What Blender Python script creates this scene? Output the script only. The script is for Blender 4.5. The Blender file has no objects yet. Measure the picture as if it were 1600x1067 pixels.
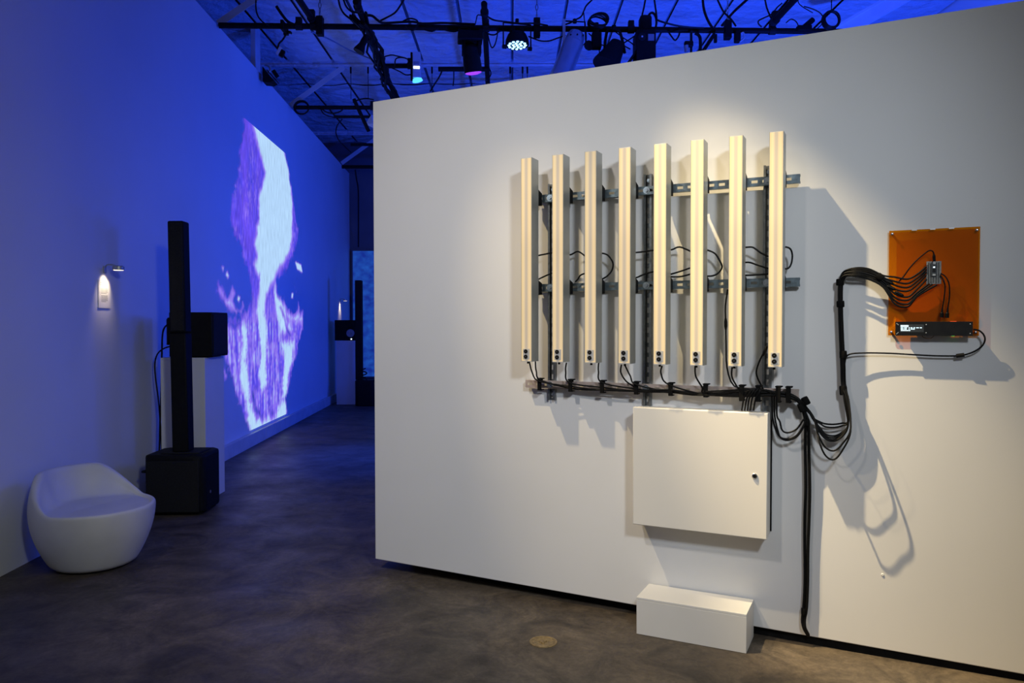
import bpy, math, random
import numpy as np
from mathutils import Vector, Matrix

# ---------------------------------------------------------------- camera, world, lights, exposure
scene = bpy.context.scene
COL = scene.collection
scene.view_settings.view_transform = 'Standard'
scene.view_settings.look = 'None'
scene.view_settings.exposure = 0.0
scene.view_settings.gamma = 1.0
scene.view_settings.use_curve_mapping = False
scene.cycles.use_denoising = True
scene.cycles.max_bounces = 8
scene.cycles.sample_clamp_indirect = 6.0

cam_d = bpy.data.cameras.new('camera')
cam_d.sensor_width = 36.0
cam_d.lens = 1198.8 * 36.0 / 1600.0
cam_d.clip_start = 0.05
cam = bpy.data.objects.new('camera', cam_d)
COL.objects.link(cam)
cam.location = (0, 0, 1.5)
cam.matrix_world = Matrix.Translation((0, 0, 1.5)) @ Matrix.Rotation(math.pi/2 - 0.0235, 4, 'X') @ Matrix.Rotation(-0.001, 4, 'Z')
scene.camera = cam

world = bpy.data.worlds.new('world')
scene.world = world
world.use_nodes = True
world.node_tree.nodes['Background'].inputs[0].default_value = (0.94, 0.985, 1.0, 1)
world.node_tree.nodes['Background'].inputs[1].default_value = 0.125

# partition frame: u along the wall (left end = 0), v up, w out of the wall towards the camera
PHI = -0.4546
PO = Vector((-0.8309, 4.6207, 0))
PA = Vector((math.cos(PHI), math.sin(PHI), 0))
PN = Vector((math.sin(PHI), -math.cos(PHI), 0))
def W(u, v, w=0.0):
    return PO + PA*u + PN*w + Vector((0, 0, v))
# left wall frame: s along the wall (from the camera side into the depth), z up, w off the wall
LPHI = -0.0384
LO = Vector((-2.865, 0, 0))
LA = Vector((math.sin(LPHI), math.cos(LPHI), 0))
LN = Vector((math.cos(LPHI), -math.sin(LPHI), 0))
def LW(s, z, w=0.0):
    return LO + LA*s + LN*w + Vector((0, 0, z))

def spot(name, loc, target, power, color, angle, blend=0.6, radius=0.05):
    d = bpy.data.lights.new(name, 'SPOT')
    d.energy = power; d.color = color; d.spot_size = math.radians(angle); d.spot_blend = blend
    d.shadow_soft_size = radius
    o = bpy.data.objects.new(name, d)
    COL.objects.link(o)
    o.location = loc
    o.rotation_euler = (Vector(target) - Vector(loc)).to_track_quat('-Z', 'Y').to_euler()
    return o

WARM = (1.0, 0.78, 0.44)
BLUE = (0.010, 0.065, 1.0)
# two warm theatre spots high over the partition
spot('warm_spotlight', W(0.81, 4.65, 1.0), W(2.98, 0.25, 0.0), 1600, WARM, 24.6, 1.0, 0.022)
spot('warm_spotlight', W(-0.28, 4.6, 1.5), W(1.80, 0.55, 0.0), 470, WARM, 29, 1.0, 0.03)
# neutral lamps: first read from soft shadows, second an unseen added fill
spot('fill_lamp', (1.1, -0.3, 3.3), W(0.95, 1.2, 0.0), 318, (0.82, 0.90, 1.0), 70, 1.0, 0.22)
spot('fill_lamp', (-1.9, 0.8, 4.6), W(0.62, 1.2, 0.0), 320, (1.0, 0.92, 0.84), 54, 1.0, 0.15)
# unseen blue wash and ceiling fill spots added behind the partition
spot('blue_wash_fill', (1.6, 7.4, 3.0), (-3.1, 4.6, 1.8), 130, BLUE, 70, 1.0, 0.35)
spot('blue_wash_fill', (1.4, 9.2, 2.4), (-3.25, 9.0, 1.9), 190, BLUE, 105, 1.0, 0.35)
spot('blue_wash_fill', (1.4, 12.2, 2.0), (-3.4, 12.0, 1.8), 330, BLUE, 130, 0.8, 0.35)
spot('blue_floor_pool', (0.3, 8.7, 4.5), (-1.45, 8.5, 0.0), 1500, BLUE, 34, 1.0, 0.1)
spot('blue_ceiling_fill', (1.6, 8.2, 0.3), (0.2, 10.5, 5.5), 300, BLUE, 150, 0.8, 0.2)
spot('blue_ceiling_fill', (3.0, 6.5, 0.3), (2.6, 9.5, 5.5), 1800, BLUE, 110, 0.8, 0.2)

# ---------------------------------------------------------------- materials
def nodes_of(m):
    return m.node_tree.nodes, m.node_tree.links
def mat(name, color, rough=0.5, metal=0.0, spec=0.5, noise=None, bump=None, emis=None, emis_s=0.0):
    """noise=(scale, second colour, detail); bump=(scale, strength, distance)"""
    m = bpy.data.materials.new(name); m.use_nodes = True
    n, l = nodes_of(m); b = n['Principled BSDF']
    c4 = (*color, 1)
    b.inputs['Base Color'].default_value = c4
    b.inputs['Roughness'].default_value = rough
    b.inputs['Metallic'].default_value = metal
    b.inputs['Specular IOR Level'].default_value = spec
    if emis:
        b.inputs['Emission Color'].default_value = (*emis, 1)
        b.inputs['Emission Strength'].default_value = emis_s
    tc = n.new('ShaderNodeTexCoord')
    if noise:
        t = n.new('ShaderNodeTexNoise'); t.inputs['Scale'].default_value = noise[0]; t.inputs['Detail'].default_value = noise[2] if len(noise) > 2 else 4
        l.new(tc.outputs['Object'], t.inputs['Vector'])
        mx = n.new('ShaderNodeMix'); mx.data_type = 'RGBA'
        mx.inputs[6].default_value = c4; mx.inputs[7].default_value = (*noise[1], 1)
        cr = n.new('ShaderNodeMapRange'); cr.inputs[1].default_value = 0.35; cr.inputs[2].default_value = 0.65
        l.new(t.outputs['Fac'], cr.inputs[0]); l.new(cr.outputs[0], mx.inputs[0]); l.new(mx.outputs[2], b.inputs['Base Color'])
    if bump:
        t2 = n.new('ShaderNodeTexNoise'); t2.inputs['Scale'].default_value = bump[0]; t2.inputs['Detail'].default_value = 5
        l.new(tc.outputs['Object'], t2.inputs['Vector'])
        bp = n.new('ShaderNodeBump'); bp.inputs['Strength'].default_value = bump[1]; bp.inputs['Distance'].default_value = bump[2]
        l.new(t2.outputs['Fac'], bp.inputs['Height']); l.new(bp.outputs['Normal'], b.inputs['Normal'])
    return m

M = {}
M['white_wall'] = mat('white_wall_paint', (0.74, 0.735, 0.72), 0.62, noise=(1.3, (0.77, 0.765, 0.75)), bump=(90, 0.05, 0.002))
M['left_wall'] = mat('left_wall_paint', (0.72, 0.72, 0.72), 0.55, noise=(0.9, (0.76, 0.76, 0.76)), bump=(60, 0.05, 0.002))
M['dark_wall'] = mat('dark_wall_paint', (0.10, 0.10, 0.12), 0.8, noise=(1.2, (0.13, 0.13, 0.15)))
M['insul'] = mat('crinkled_roof_insulation', (0.62, 0.64, 0.68), 0.5, noise=(0.7, (0.5, 0.52, 0.57)), bump=(3.6, 0.75, 0.15))
M['seam'] = mat('roof_seam_metal', (0.22, 0.22, 0.25), 0.6, noise=(4, (0.28, 0.28, 0.31)))
M['steel_white'] = mat('white_painted_steel', (0.60, 0.60, 0.60), 0.5, noise=(5, (0.52, 0.52, 0.52)))
M['black'] = mat('black_matt', (0.006, 0.006, 0.0065), 0.62, spec=0.12, noise=(30, (0.009, 0.009, 0.009)))
M['black_rough'] = mat('black_speaker_grille', (0.008, 0.008, 0.009), 0.8, spec=0.25, noise=(140, (0.016, 0.016, 0.016)), bump=(400, 0.3, 0.002))
M['cable'] = mat('black_cable_rubber', (0.004, 0.004, 0.004), 0.5, spec=0.16, noise=(60, (0.006, 0.006, 0.006)))
M['velcro'] = mat('black_hook_and_loop', (0.004, 0.004, 0.004), 0.9, spec=0.1, noise=(200, (0.008, 0.008, 0.008)), bump=(500, 0.5, 0.002))
M['skirt'] = mat('black_skirting', (0.006, 0.006, 0.006), 0.9, spec=0.1, noise=(20, (0.009, 0.009, 0.009)))
M['galv'] = mat('galvanised_steel', (0.24, 0.30, 0.33), 0.38, 0.85, noise=(55, (0.16, 0.20, 0.22), 6), bump=(200, 0.08, 0.001))
M['galv_dark'] = mat('dull_galvanised_steel', (0.25, 0.27, 0.28), 0.42, 0.85, noise=(45, (0.17, 0.18, 0.19), 6))
M['bolt'] = mat('zinc_bolt', (0.62, 0.68, 0.72), 0.25, 0.95, noise=(80, (0.5, 0.55, 0.6)))
M['can_silver'] = mat('worn_silver_can', (0.40, 0.37, 0.38), 0.30, 0.55, noise=(8, (0.33, 0.31, 0.32)))
M['beam_white'] = mat('white_roof_beam', (0.82, 0.82, 0.84), 0.6, noise=(5, (0.76, 0.76, 0.78)))
M['rail_warm'] = mat('galv_warm_reflection', (0.56, 0.46, 0.41), 0.4, 0.35, noise=(25, (0.48, 0.39, 0.35)))  # warm reflected light put into the lowest channel's colour
M['chrome'] = mat('chrome', (0.72, 0.71, 0.72), 0.22, 0.92, noise=(20, (0.68, 0.68, 0.7)))
M['alu'] = mat('brushed_aluminium', (0.47, 0.48, 0.45), 0.36, 0.55, noise=(3, (0.40, 0.415, 0.405)))
M['plate'] = mat('socket_plate_aluminium', (0.66, 0.65, 0.63), 0.4, 0.35, noise=(60, (0.6, 0.6, 0.58)))
M['plastic_white'] = mat('white_rotomoulded_plastic', (0.62, 0.61, 0.60), 0.5, noise=(6, (0.58, 0.57, 0.56)), bump=(120, 0.04, 0.002))
M['cab'] = mat('cream_powder_coat', (0.80, 0.765, 0.69), 0.45, noise=(2.0, (0.82, 0.785, 0.71)), bump=(350, 0.06, 0.0006))
M['box_white'] = mat('white_painted_mdf', (0.74, 0.73, 0.70), 0.5, noise=(4, (0.71, 0.70, 0.67)))
M['brass'] = mat('dull_brass', (0.34, 0.24, 0.10), 0.42, 0.5, noise=(60, (0.20, 0.14, 0.065), 5))
M['paper'] = mat('label_paper', (0.78, 0.77, 0.74), 0.8, noise=(40, (0.74, 0.73, 0.7)))
M['ink'] = mat('printed_ink', (0.16, 0.16, 0.17), 0.8, noise=(90, (0.3, 0.3, 0.3)))
M['pcb'] = mat('grey_circuit_board', (0.32, 0.31, 0.27), 0.5, noise=(220, (0.20, 0.20, 0.18)))
M['pcb_dark'] = mat('dark_circuit_board', (0.015, 0.02, 0.025), 0.4, noise=(300, (0.05, 0.055, 0.06)))
M['pin'] = mat('header_pin_strip', (0.03, 0.03, 0.03), 0.5, noise=(400, (0.12, 0.12, 0.11)))
M['screen_black'] = mat('black_glossy_panel', (0.006, 0.006, 0.007), 0.25, noise=(30, (0.01, 0.01, 0.01)))
M['text'] = mat('screen_text_glow', (0.5, 0.6, 0.65), 0.5, noise=(30, (0.55, 0.62, 0.65)), emis=(0.62, 0.88, 1.0), emis_s=0.95)
M['led_white'] = mat('lit_white_led', (0.8, 0.8, 0.8), 0.4, noise=(9, (0.75, 0.75, 0.75)), emis=(0.75, 0.9, 1.0), emis_s=2.5)
M['led_cyan'] = mat('lit_cyan_lens', (0.3, 0.6, 0.8), 0.4, noise=(9, (0.3, 0.6, 0.7)), emis=(0.10, 0.62, 1.0), emis_s=1.3)
M['led_blue'] = mat('lit_blue_led', (0.4, 0.7, 0.9), 0.4, noise=(9, (0.4, 0.6, 0.9)), emis=(0.34, 0.72, 1.0), emis_s=2.6)
M['led_purple'] = mat('lit_purple_lens', (0.3, 0.05, 0.4), 0.3, noise=(9, (0.3, 0.08, 0.4)), emis=(0.42, 0.06, 0.85), emis_s=1.0)
M['led_red'] = mat('lit_red_led', (0.4, 0.05, 0.02), 0.4, noise=(9, (0.4, 0.04, 0.02)), emis=(1.0, 0.09, 0.01), emis_s=1.2)
M['led_green'] = mat('lit_green_led', (0.05, 0.3, 0.05), 0.4, noise=(9, (0.04, 0.3, 0.05)), emis=(0.12, 0.9, 0.12), emis_s=0.9)
M['cone'] = mat('woofer_cone', (0.30, 0.30, 0.32), 0.45, noise=(30, (0.36, 0.36, 0.38)))
M['lamp_lens'] = mat('lit_warm_lens', (0.8, 0.75, 0.6), 0.4, noise=(9, (0.8, 0.74, 0.6)), emis=(1.0, 0.85, 0.62), emis_s=2.0)
M['wire_orange'] = mat('brown_wire', (0.22, 0.10, 0.03), 0.5, noise=(60, (0.18, 0.08, 0.03)))

def make_floor_mat():
    m = bpy.data.materials.new('stained_polished_concrete'); m.use_nodes = True
    n, l = nodes_of(m); b = n['Principled BSDF']
    tc = n.new('ShaderNodeTexCoord')
    def noise(sc, det, rgh=0.6, dist=0.0):
        t = n.new('ShaderNodeTexNoise'); t.inputs['Scale'].default_value = sc; t.inputs['Detail'].default_value = det
        t.inputs['Roughness'].default_value = rgh; t.inputs['Distortion'].default_value = dist
        l.new(tc.outputs['Object'], t.inputs['Vector']); return t
    def ramp(src, p0, p1, c0, c1):
        r = n.new('ShaderNodeValToRGB'); r.color_ramp.elements[0].position = p0; r.color_ramp.elements[1].position = p1
        r.color_ramp.elements[0].color = (*c0, 1); r.color_ramp.elements[1].color = (*c1, 1)
        l.new(src, r.inputs[0]); return r
    def mix(fac, a, bb, mode='MIX'):
        x = n.new('ShaderNodeMix'); x.data_type = 'RGBA'; x.blend_type = mode
        if isinstance(fac, float): x.inputs[0].default_value = fac
        else: l.new(fac, x.inputs[0])
        l.new(a, x.inputs[6]); l.new(bb, x.inputs[7]); return x
    big = ramp(noise(0.9, 7, 0.65, 0.6).outputs['Fac'], 0.32, 0.68, (0.064, 0.053, 0.042), (0.146, 0.121, 0.092))
    mid = ramp(noise(3.2, 9, 0.7, 1.2).outputs['Fac'], 0.36, 0.66, (0.46, 0.45, 0.46), (1.22, 1.17, 1.10))
    fine = ramp(noise(30, 8, 0.75, 0.8).outputs['Fac'], 0.3, 0.7, (0.66, 0.66, 0.67), (1.25, 1.24, 1.22))
    a = mix(1.0, big.outputs[0], mid.outputs[0], 'MULTIPLY')
    c = mix(1.0, a.outputs[2], fine.outputs[0], 'MULTIPLY')
    l.new(c.outputs[2], b.inputs['Base Color'])
    rr = n.new('ShaderNodeMapRange'); rr.inputs[1].default_value = 0.3; rr.inputs[2].default_value = 0.7; rr.inputs[3].default_value = 0.36; rr.inputs[4].default_value = 0.6
    l.new(noise(2.2, 6).outputs['Fac'], rr.inputs[0]); l.new(rr.outputs[0], b.inputs['Roughness'])
    bp = n.new('ShaderNodeBump'); bp.inputs['Strength'].default_value = 0.08; bp.inputs['Distance'].default_value = 0.01
    l.new(noise(14, 8).outputs['Fac'], bp.inputs['Height']); l.new(bp.outputs['Normal'], b.inputs['Normal'])
    b.inputs['Specular IOR Level'].default_value = 0.28
    return m
M['floor'] = make_floor_mat()

def make_diffuser_mat():
    """frosted acrylic front over an LED strip: a greyer strip down the middle (object X, 61 mm wide)"""
    m = bpy.data.materials.new('frosted_light_tube_front'); m.use_nodes = True
    n, l = nodes_of(m); b = n['Principled BSDF']
    tc = n.new('ShaderNodeTexCoord'); sx = n.new('ShaderNodeSeparateXYZ'); l.new(tc.outputs['Object'], sx.inputs[0])
    mr = n.new('ShaderNodeMapRange'); mr.inputs[1].default_value = 0.0; mr.inputs[2].default_value = 0.061
    l.new(sx.outputs['X'], mr.inputs[0])
    r = n.new('ShaderNodeValToRGB'); e = r.color_ramp.elements
    cs = [(0.0, (0.50, 0.40, 0.26)), (0.07, (0.74, 0.58, 0.33)), (0.25, (0.82, 0.66, 0.40)), (0.34, (0.70, 0.57, 0.39)), (0.42, (0.53, 0.46, 0.37)), (0.57, (0.53, 0.46, 0.37)), (0.65, (0.72, 0.58, 0.38)), (0.8, (0.84, 0.66, 0.39)), (1.0, (0.62, 0.49, 0.31))]
    e[0].position, e[0].color = cs[0][0], (*cs[0][1], 1)
    e[1].position, e[1].color = cs[-1][0], (*cs[-1][1], 1)
    for p, c in cs[1:-1]:
        k = e.new(p); k.color = (*c, 1)
    l.new(mr.outputs[0], r.inputs[0])
    nz = n.new('ShaderNodeTexNoise'); nz.inputs['Scale'].default_value = 2.5
    l.new(tc.outputs['Object'], nz.inputs['Vector'])
    mm = n.new('ShaderNodeMapRange'); mm.inputs[1].default_value = 0.3; mm.inputs[2].default_value = 0.7; mm.inputs[3].default_value = 0.93; mm.inputs[4].default_value = 1.04
    l.new(nz.outputs['Fac'], mm.inputs[0])
    mul = n.new('ShaderNodeVectorMath'); mul.operation = 'SCALE'
    l.new(r.outputs[0], mul.inputs[0]); l.new(mm.outputs[0], mul.inputs['Scale'])
    l.new(mul.outputs[0], b.inputs['Base Color'])
    b.inputs['Roughness'].default_value = 0.45
    l.new(mul.outputs[0], b.inputs['Emission Color']); b.inputs['Emission Strength'].default_value = 0.20
    return m
M['diffuser'] = make_diffuser_mat()

def make_acrylic():
    m = bpy.data.materials.new('orange_clear_acrylic'); m.use_nodes = True
    n, l = nodes_of(m)
    for x in list(n):
        if x.type != 'OUTPUT_MATERIAL': n.remove(x)
    out = [x for x in n if x.type == 'OUTPUT_MATERIAL'][0]
    tc = n.new('ShaderNodeTexCoord'); nz = n.new('ShaderNodeTexNoise'); nz.inputs['Scale'].default_value = 5
    l.new(tc.outputs['Object'], nz.inputs['Vector'])
    mx = n.new('ShaderNodeMix'); mx.data_type = 'RGBA'
    mx.inputs[6].default_value = (0.92, 0.53, 0.014, 1); mx.inputs[7].default_value = (0.90, 0.515, 0.012, 1)
    l.new(nz.outputs['Fac'], mx.inputs[0])
    tr = n.new('ShaderNodeBsdfTransparent'); l.new(mx.outputs[2], tr.inputs[0])
    df = n.new('ShaderNodeBsdfDiffuse'); df.inputs[0].default_value = (0.60, 0.26, 0.003, 1)
    m1 = n.new('ShaderNodeMixShader'); m1.inputs[0].default_value = 0.14
    l.new(tr.outputs[0], m1.inputs[1]); l.new(df.outputs[0], m1.inputs[2])
    gl = n.new('ShaderNodeBsdfGlossy'); gl.inputs['Roughness'].default_value = 0.08; gl.inputs[0].default_value = (1, 1, 1, 1)
    m2 = n.new('ShaderNodeMixShader'); m2.inputs[0].default_value = 0.015
    l.new(m1.outputs[0], m2.inputs[1]); l.new(gl.outputs[0], m2.inputs[2])
    l.new(m2.outputs[0], out.inputs[0])
    return m
M['acrylic'] = make_acrylic()

# ---------------------------------------------------------------- mesh helpers
class MB:
    def __init__(s): s.v = []; s.f = []
    def add(s, vs, fs):
        k = len(s.v); s.v += [tuple(p) for p in vs]; s.f += [tuple(i+k for i in f) for f in fs]; return s
    def box(s, c, d, R=None):
        c = Vector(c); h = [x/2 for x in d]; vs = []
        for z in (-1, 1):
            for y in (-1, 1):
                for x in (-1, 1):
                    p = Vector((x*h[0], y*h[1], z*h[2]))
                    vs.append(c + (R @ p if R else p))
        return s.add(vs, [(0, 2, 3, 1), (4, 5, 7, 6), (0, 1, 5, 4), (2, 6, 7, 3), (0, 4, 6, 2), (1, 3, 7, 5)])
    def span(s, a, b):
        return s.box([(x+y)/2 for x, y in zip(a, b)], [abs(y-x) for x, y in zip(a, b)])
    def cone(s, p0, p1, r0, r1, n=16, caps=True):
        p0 = Vector(p0); p1 = Vector(p1); q = (p1-p0).to_track_quat('Z', 'Y')
        vs = []
        for p, r in ((p0, r0), (p1, r1)):
            for i in range(n):
                a = 2*math.pi*i/n; vs.append(p + q @ Vector((r*math.cos(a), r*math.sin(a), 0)))
        fs = [(i, (i+1) % n, n+(i+1) % n, n+i) for i in range(n)]
        if caps: fs += [tuple(range(n-1, -1, -1)), tuple(range(n, 2*n))]
        return s.add(vs, fs)
    def cyl(s, p0, p1, r, n=16): return s.cone(p0, p1, r, r, n)
    def lathe(s, c, prof, n=24, axis=None, close=False):
        q = Vector(axis).to_track_quat('Z', 'Y') if axis is not None else None
        c = Vector(c); vs = []
        for r, z in prof:
            for i in range(n):
                a = 2*math.pi*i/n; p = Vector((r*math.cos(a), r*math.sin(a), z)); vs.append(c + (q @ p if q else p))
        fs = []
        for k in range(len(prof)-1):
            for i in range(n):
                fs.append((k*n+i, k*n+(i+1) % n, (k+1)*n+(i+1) % n, (k+1)*n+i))
        if prof[0][0] > 1e-6: fs.append(tuple(range(n-1, -1, -1)))
        if prof[-1][0] > 1e-6: fs.append(tuple(range((len(prof)-1)*n, len(prof)*n)))
        return s.add(vs, fs)
    def prism(s, poly, axis, a, b):
        """poly in the two other axes; extruded from a to b along axis 0/1/2"""
        vs = []
        for t in (a, b):
            for p in poly:
                q = [p[0], p[1]]; q.insert(axis, t); vs.append(q)
        n = len(poly)
        fs = [tuple(range(n-1, -1, -1)), tuple(range(n, 2*n))] + [(i, (i+1) % n, n+(i+1) % n, n+i) for i in range(n)]
        return s.add(vs, fs)
    def tube(s, pts, r, n=7, smooth=3, closed=False):
        P = [Vector(p) for p in pts]
        if smooth > 1 and len(P) > 2:
            Q = []; N = len(P); rng = range(N if closed else N-1)
            for i in rng:
                g = (lambda k: P[k % N]) if closed else (lambda k: P[max(0, min(N-1, k))])
                a, b, c, d = g(i-1), g(i), g(i+1), g(i+2)
                for k in range(smooth):
                    t = k/smooth
                    Q.append(0.5*((2*b) + (c-a)*t + (2*a-5*b+4*c-d)*t*t + (3*b-a-3*c+d)*t*t*t))
            if not closed: Q.append(P[-1])
            P = Q
        N = len(P); vs = []; prev = None
        for i, p in enumerate(P):
            t = (P[(i+1) % N]-P[i-1]) if closed else (P[min(i+1, N-1)]-P[max(i-1, 0)])
            if t.length < 1e-9: t = Vector((0, 0, 1))
            t.normalize()
            if prev is None:
                up = Vector((0, 0, 1)) if abs(t.z) < 0.9 else Vector((1, 0, 0))
                x = t.cross(up).normalized()
            else:
                x = prev - t*prev.dot(t)
                x = x.normalized() if x.length > 1e-6 else t.orthogonal().normalized()
            prev = x; y = t.cross(x)
            for k in range(n):
                a = 2*math.pi*k/n; vs.append(p + x*(r*math.cos(a)) + y*(r*math.sin(a)))
        fs = []
        for i in range(N if closed else N-1):
            j = (i+1) % N
            for k in range(n):
                fs.append((i*n+k, i*n+(k+1) % n, j*n+(k+1) % n, j*n+k))
        if not closed: fs += [tuple(range(n-1, -1, -1)), tuple(range((N-1)*n, N*n))]
        return s.add(vs, fs)
    def mesh(s, name, m, smooth=30):
        me = bpy.data.meshes.new(name); me.from_pydata([tuple(p) for p in s.v], [], s.f); me.update()
        me.materials.append(m)
        if smooth:
            me.shade_smooth(); me.set_sharp_from_angle(angle=math.radians(smooth))
        return me

def link(name, me, parent=None, loc=None, rz=None):
    o = bpy.data.objects.new(name, me); COL.objects.link(o)
    if parent is not None: o.parent = parent
    if loc is not None: o.location = loc
    if rz is not None: o.rotation_euler = (0, 0, rz)
    return o
def bev(o, w, seg=2):
    b = o.modifiers.new('bevel', 'BEVEL'); b.width = w; b.segments = seg; b.limit_method = 'ANGLE'; b.harden_normals = False
    return o
def part(name, mb, m, parent, bevel=None, smooth=30, label=None, loc=None):
    o = link(name, mb.mesh(name, M[m], smooth), parent, loc)
    if bevel: bev(o, bevel)
    if label: o['label'] = label
    return o
def tag(o, label, cat, group=None):
    o['label'] = label; o['category'] = cat
    if group: o['group'] = group
    return o
def thing(name, loc, rz, label, cat, group=None):
    return tag(link(name, None, None, loc, rz), label, cat, group)
def solo(name, mb, m, label, cat, group=None, bevel=None, loc=None, rz=None, smooth=30):
    o = link(name, mb.mesh(name, M[m], smooth), None, loc, rz)
    if bevel: bev(o, bevel)
    return tag(o, label, cat, group)
def struct(name, mb, m, parent=None, bevel=None, loc=None, rz=None):
    o = link(name, mb.mesh(name, M[m], 30), parent, loc, rz)
    if parent is None: o['kind'] = 'structure'
    if bevel: bev(o, bevel)
    return o
def copy_thing(root, loc, label, group=None):
    r = root.copy(); COL.objects.link(r); r.location = loc; r['label'] = label
    if group: r['group'] = group
    for ch in list(root.children):
        c = ch.copy(); COL.objects.link(c); c.parent = r
        for g in list(ch.children):
            d = g.copy(); COL.objects.link(d); d.parent = c
    return r
def cable(name, pts, r, label, cat='cable', group=None, m='cable', n=7, smooth=4):
    """one swept mesh with its origin at its first point (world coordinates given)"""
    p0 = Vector(pts[0])
    mb = MB().tube([Vector(p)-p0 for p in pts], r, n, smooth)
    return solo(name, mb, m, label, cat, group, loc=p0, smooth=60)
def cableW(name, uvw, r, label, **k):
    return cable(name, [W(*p) for p in uvw], r, label, **k)

# ---------------------------------------------------------------- the setting
# floor: base with slabs, saw-cut joints between them
fl = struct('floor', MB().span((-5.5, -3, -0.20), (6.5, 18.5, -0.012)), 'floor')
ys = [-3.0, 2.2, 9.47, 11.9, 14.6, 18.5]
xs = [-5.5, 6.5]
for i in range(len(ys)-1):
    part('slab', MB().span((-5.5, ys[i]+(0.005 if i else 0), -0.0118), (6.5, ys[i+1]-(0.005 if i < len(ys)-2 else 0), 0.0)), 'floor', fl, smooth=0)

# left gallery wall
lw = MB().span((-0.14, -1.5, 0.0), (0.0, 17.0, 4.735))
struct('wall_left', lw, 'left_wall', loc=LO, rz=-LPHI)
# end wall, outer walls and roof
struct('wall_end', MB().span((-4.4, 16.6, 0.0), (5.4, 16.75, 5.6)), 'dark_wall')
struct('wall_outer_left', MB().span((-4.5, 2.0, 0.0), (-4.4, 16.6, 5.6)), 'left_wall')
struct('wall_right', MB().span((5.4, 3.5, 0.0), (5.5, 16.6, 5.6)), 'left_wall')

ceil = struct('ceiling', MB().span((-4.4, 2.0, 5.44), (5.4, 16.6, 5.56)), 'seam')
seam_x = [-4.4] + [-3.33+0.667*k for k in range(12)] + [5.4]
seam_y = [2.0, 5.2, 9.05, 12.6, 16.6]
for i in range(len(seam_x)-1):
    for j in range(len(seam_y)-1):
        x0, x1, y0, y1 = seam_x[i]+0.018, seam_x[i+1]-0.018, seam_y[j]+0.02, seam_y[j+1]-0.02
        nx, ny = 3, 8; mb = MB(); vs = []
        for b in range(ny+1):
            for a in range(nx+1):
                sag = 0.035*math.sin(math.pi*a/nx)*(0.7+0.3*math.sin(b*1.7+i))
                vs.append((x0+(x1-x0)*a/nx, y0+(y1-y0)*b/ny, 5.41-sag))
        fs = [(b*(nx+1)+a, (b+1)*(nx+1)+a, (b+1)*(nx+1)+a+1, b*(nx+1)+a+1) for b in range(ny) for a in range(nx)]
        mb.add(vs, fs); k = len(mb.v)
        mb.add([(x0, y0, 5.44), (x1, y0, 5.44), (x1, y1, 5.44), (x0, y1, 5.44)], [(0, 1, 2, 3)])
        part('insulation_panel', mb, 'insul', ceil, smooth=60)
for k, (y, z0) in enumerate(((8.42, 5.33), (11.55, 5.33), (15.7, 5.33))):
    r = struct('trim_%d' % (k+1), MB().box((0.5, y, z0+0.015), (9.8, 0.06, 0.03)).box((0.5, y, z0+0.065), (9.8, 0.02, 0.09)), 'insul')
    # knee brace up from the wall top
    a = Vector((-3.19-0.038*(y-8.4), y, 4.76)); b = Vector((a.x+0.80, y, 5.33)) if k else Vector((a.x+0.86, y, 5.33))
    d = b-a; q = d.to_track_quat('X', 'Z').to_matrix()
    part('knee_brace', MB().box((a+b)/2, (d.length, 0.012, 0.075), q).box((a+b)/2+q @ Vector((0, 0.03, 0.035)), (d.length, 0.06, 0.010), q), 'steel_white', r)
struct('trim_4', MB().span((-3.44, 10.2, 4.2), (-3.38, 10.4, 5.43)), 'steel_white')
a = Vector((3.55, 9.0, 4.72)); b = Vector((4.75, 9.0, 5.40)); d = b-a; q = d.to_track_quat('X', 'Z').to_matrix()
struct('trim_5', MB().box((a+b)/2, (d.length, 0.10, 0.15), q).box((a+b)/2+q @ Vector((0, -0.06, 0.08)), (d.length, 0.02, 0.03), q), 'beam_white')

# free-standing white partition: bottom edge floats over a black skirt
def partition():
    H = 2.8263; U = 4.6; t = 0.30
    g = lambda u: max(0.012, 0.0734-0.0125*u)
    mb = MB()
    vs = [(0, 0, g(0)), (U, 0, g(U)), (U, 0, H), (0, 0, H), (0, t, g(0)), (U, t, g(U)), (U, t, H), (0, t, H)]
    mb.add(vs, [(0, 1, 2, 3), (5, 4, 7, 6), (4, 0, 3, 7), (1, 5, 6, 2), (3, 2, 6, 7), (4, 5, 1, 0)])
    o = struct('wall_partition', mb, 'white_wall', loc=PO, rz=PHI, bevel=0.004)
    # small marks the wall carries: filled anchor plug
    c = (2.768,0.375,0.0)
    part('wall_anchor', MB().cone((c[0], -0.0005, c[1]), (c[0], -0.003, c[1]), 0.007, 0.005, 12), 'white_wall', o)
    # skirt runs at a slight angle under the wall
    sk = MB()
    pts = [(0.13, 0.20), (0.55, 0.125), (1.27, 0.072), (2.63, 0.012), (U, 0.010)]
    n = len(pts); vs = []
    for u, y in pts: vs += [(u, y, 0.0), (u, y, min(g(u), 0.2)-0.0005)]
    vs += [(pts[-1][0], 0.28, 0), (pts[-1][0], 0.28, g(U)-0.0005), (0.13, 0.28, 0), (0.13, 0.28, g(0)-0.0005)]
    fs = [(2*i, 2*i+2, 2*i+3, 2*i+1) for i in range(n-1)] + [(2*n-2, 2*n, 2*n+1, 2*n-1), (2*n, 2*n+2, 2*n+3, 2*n+1), (2*n+2, 0, 1, 2*n+3)]
    sk.add(vs, fs)
    struct('baseboard_partition', sk, 'skirt', loc=PO, rz=PHI)
partition()

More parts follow.
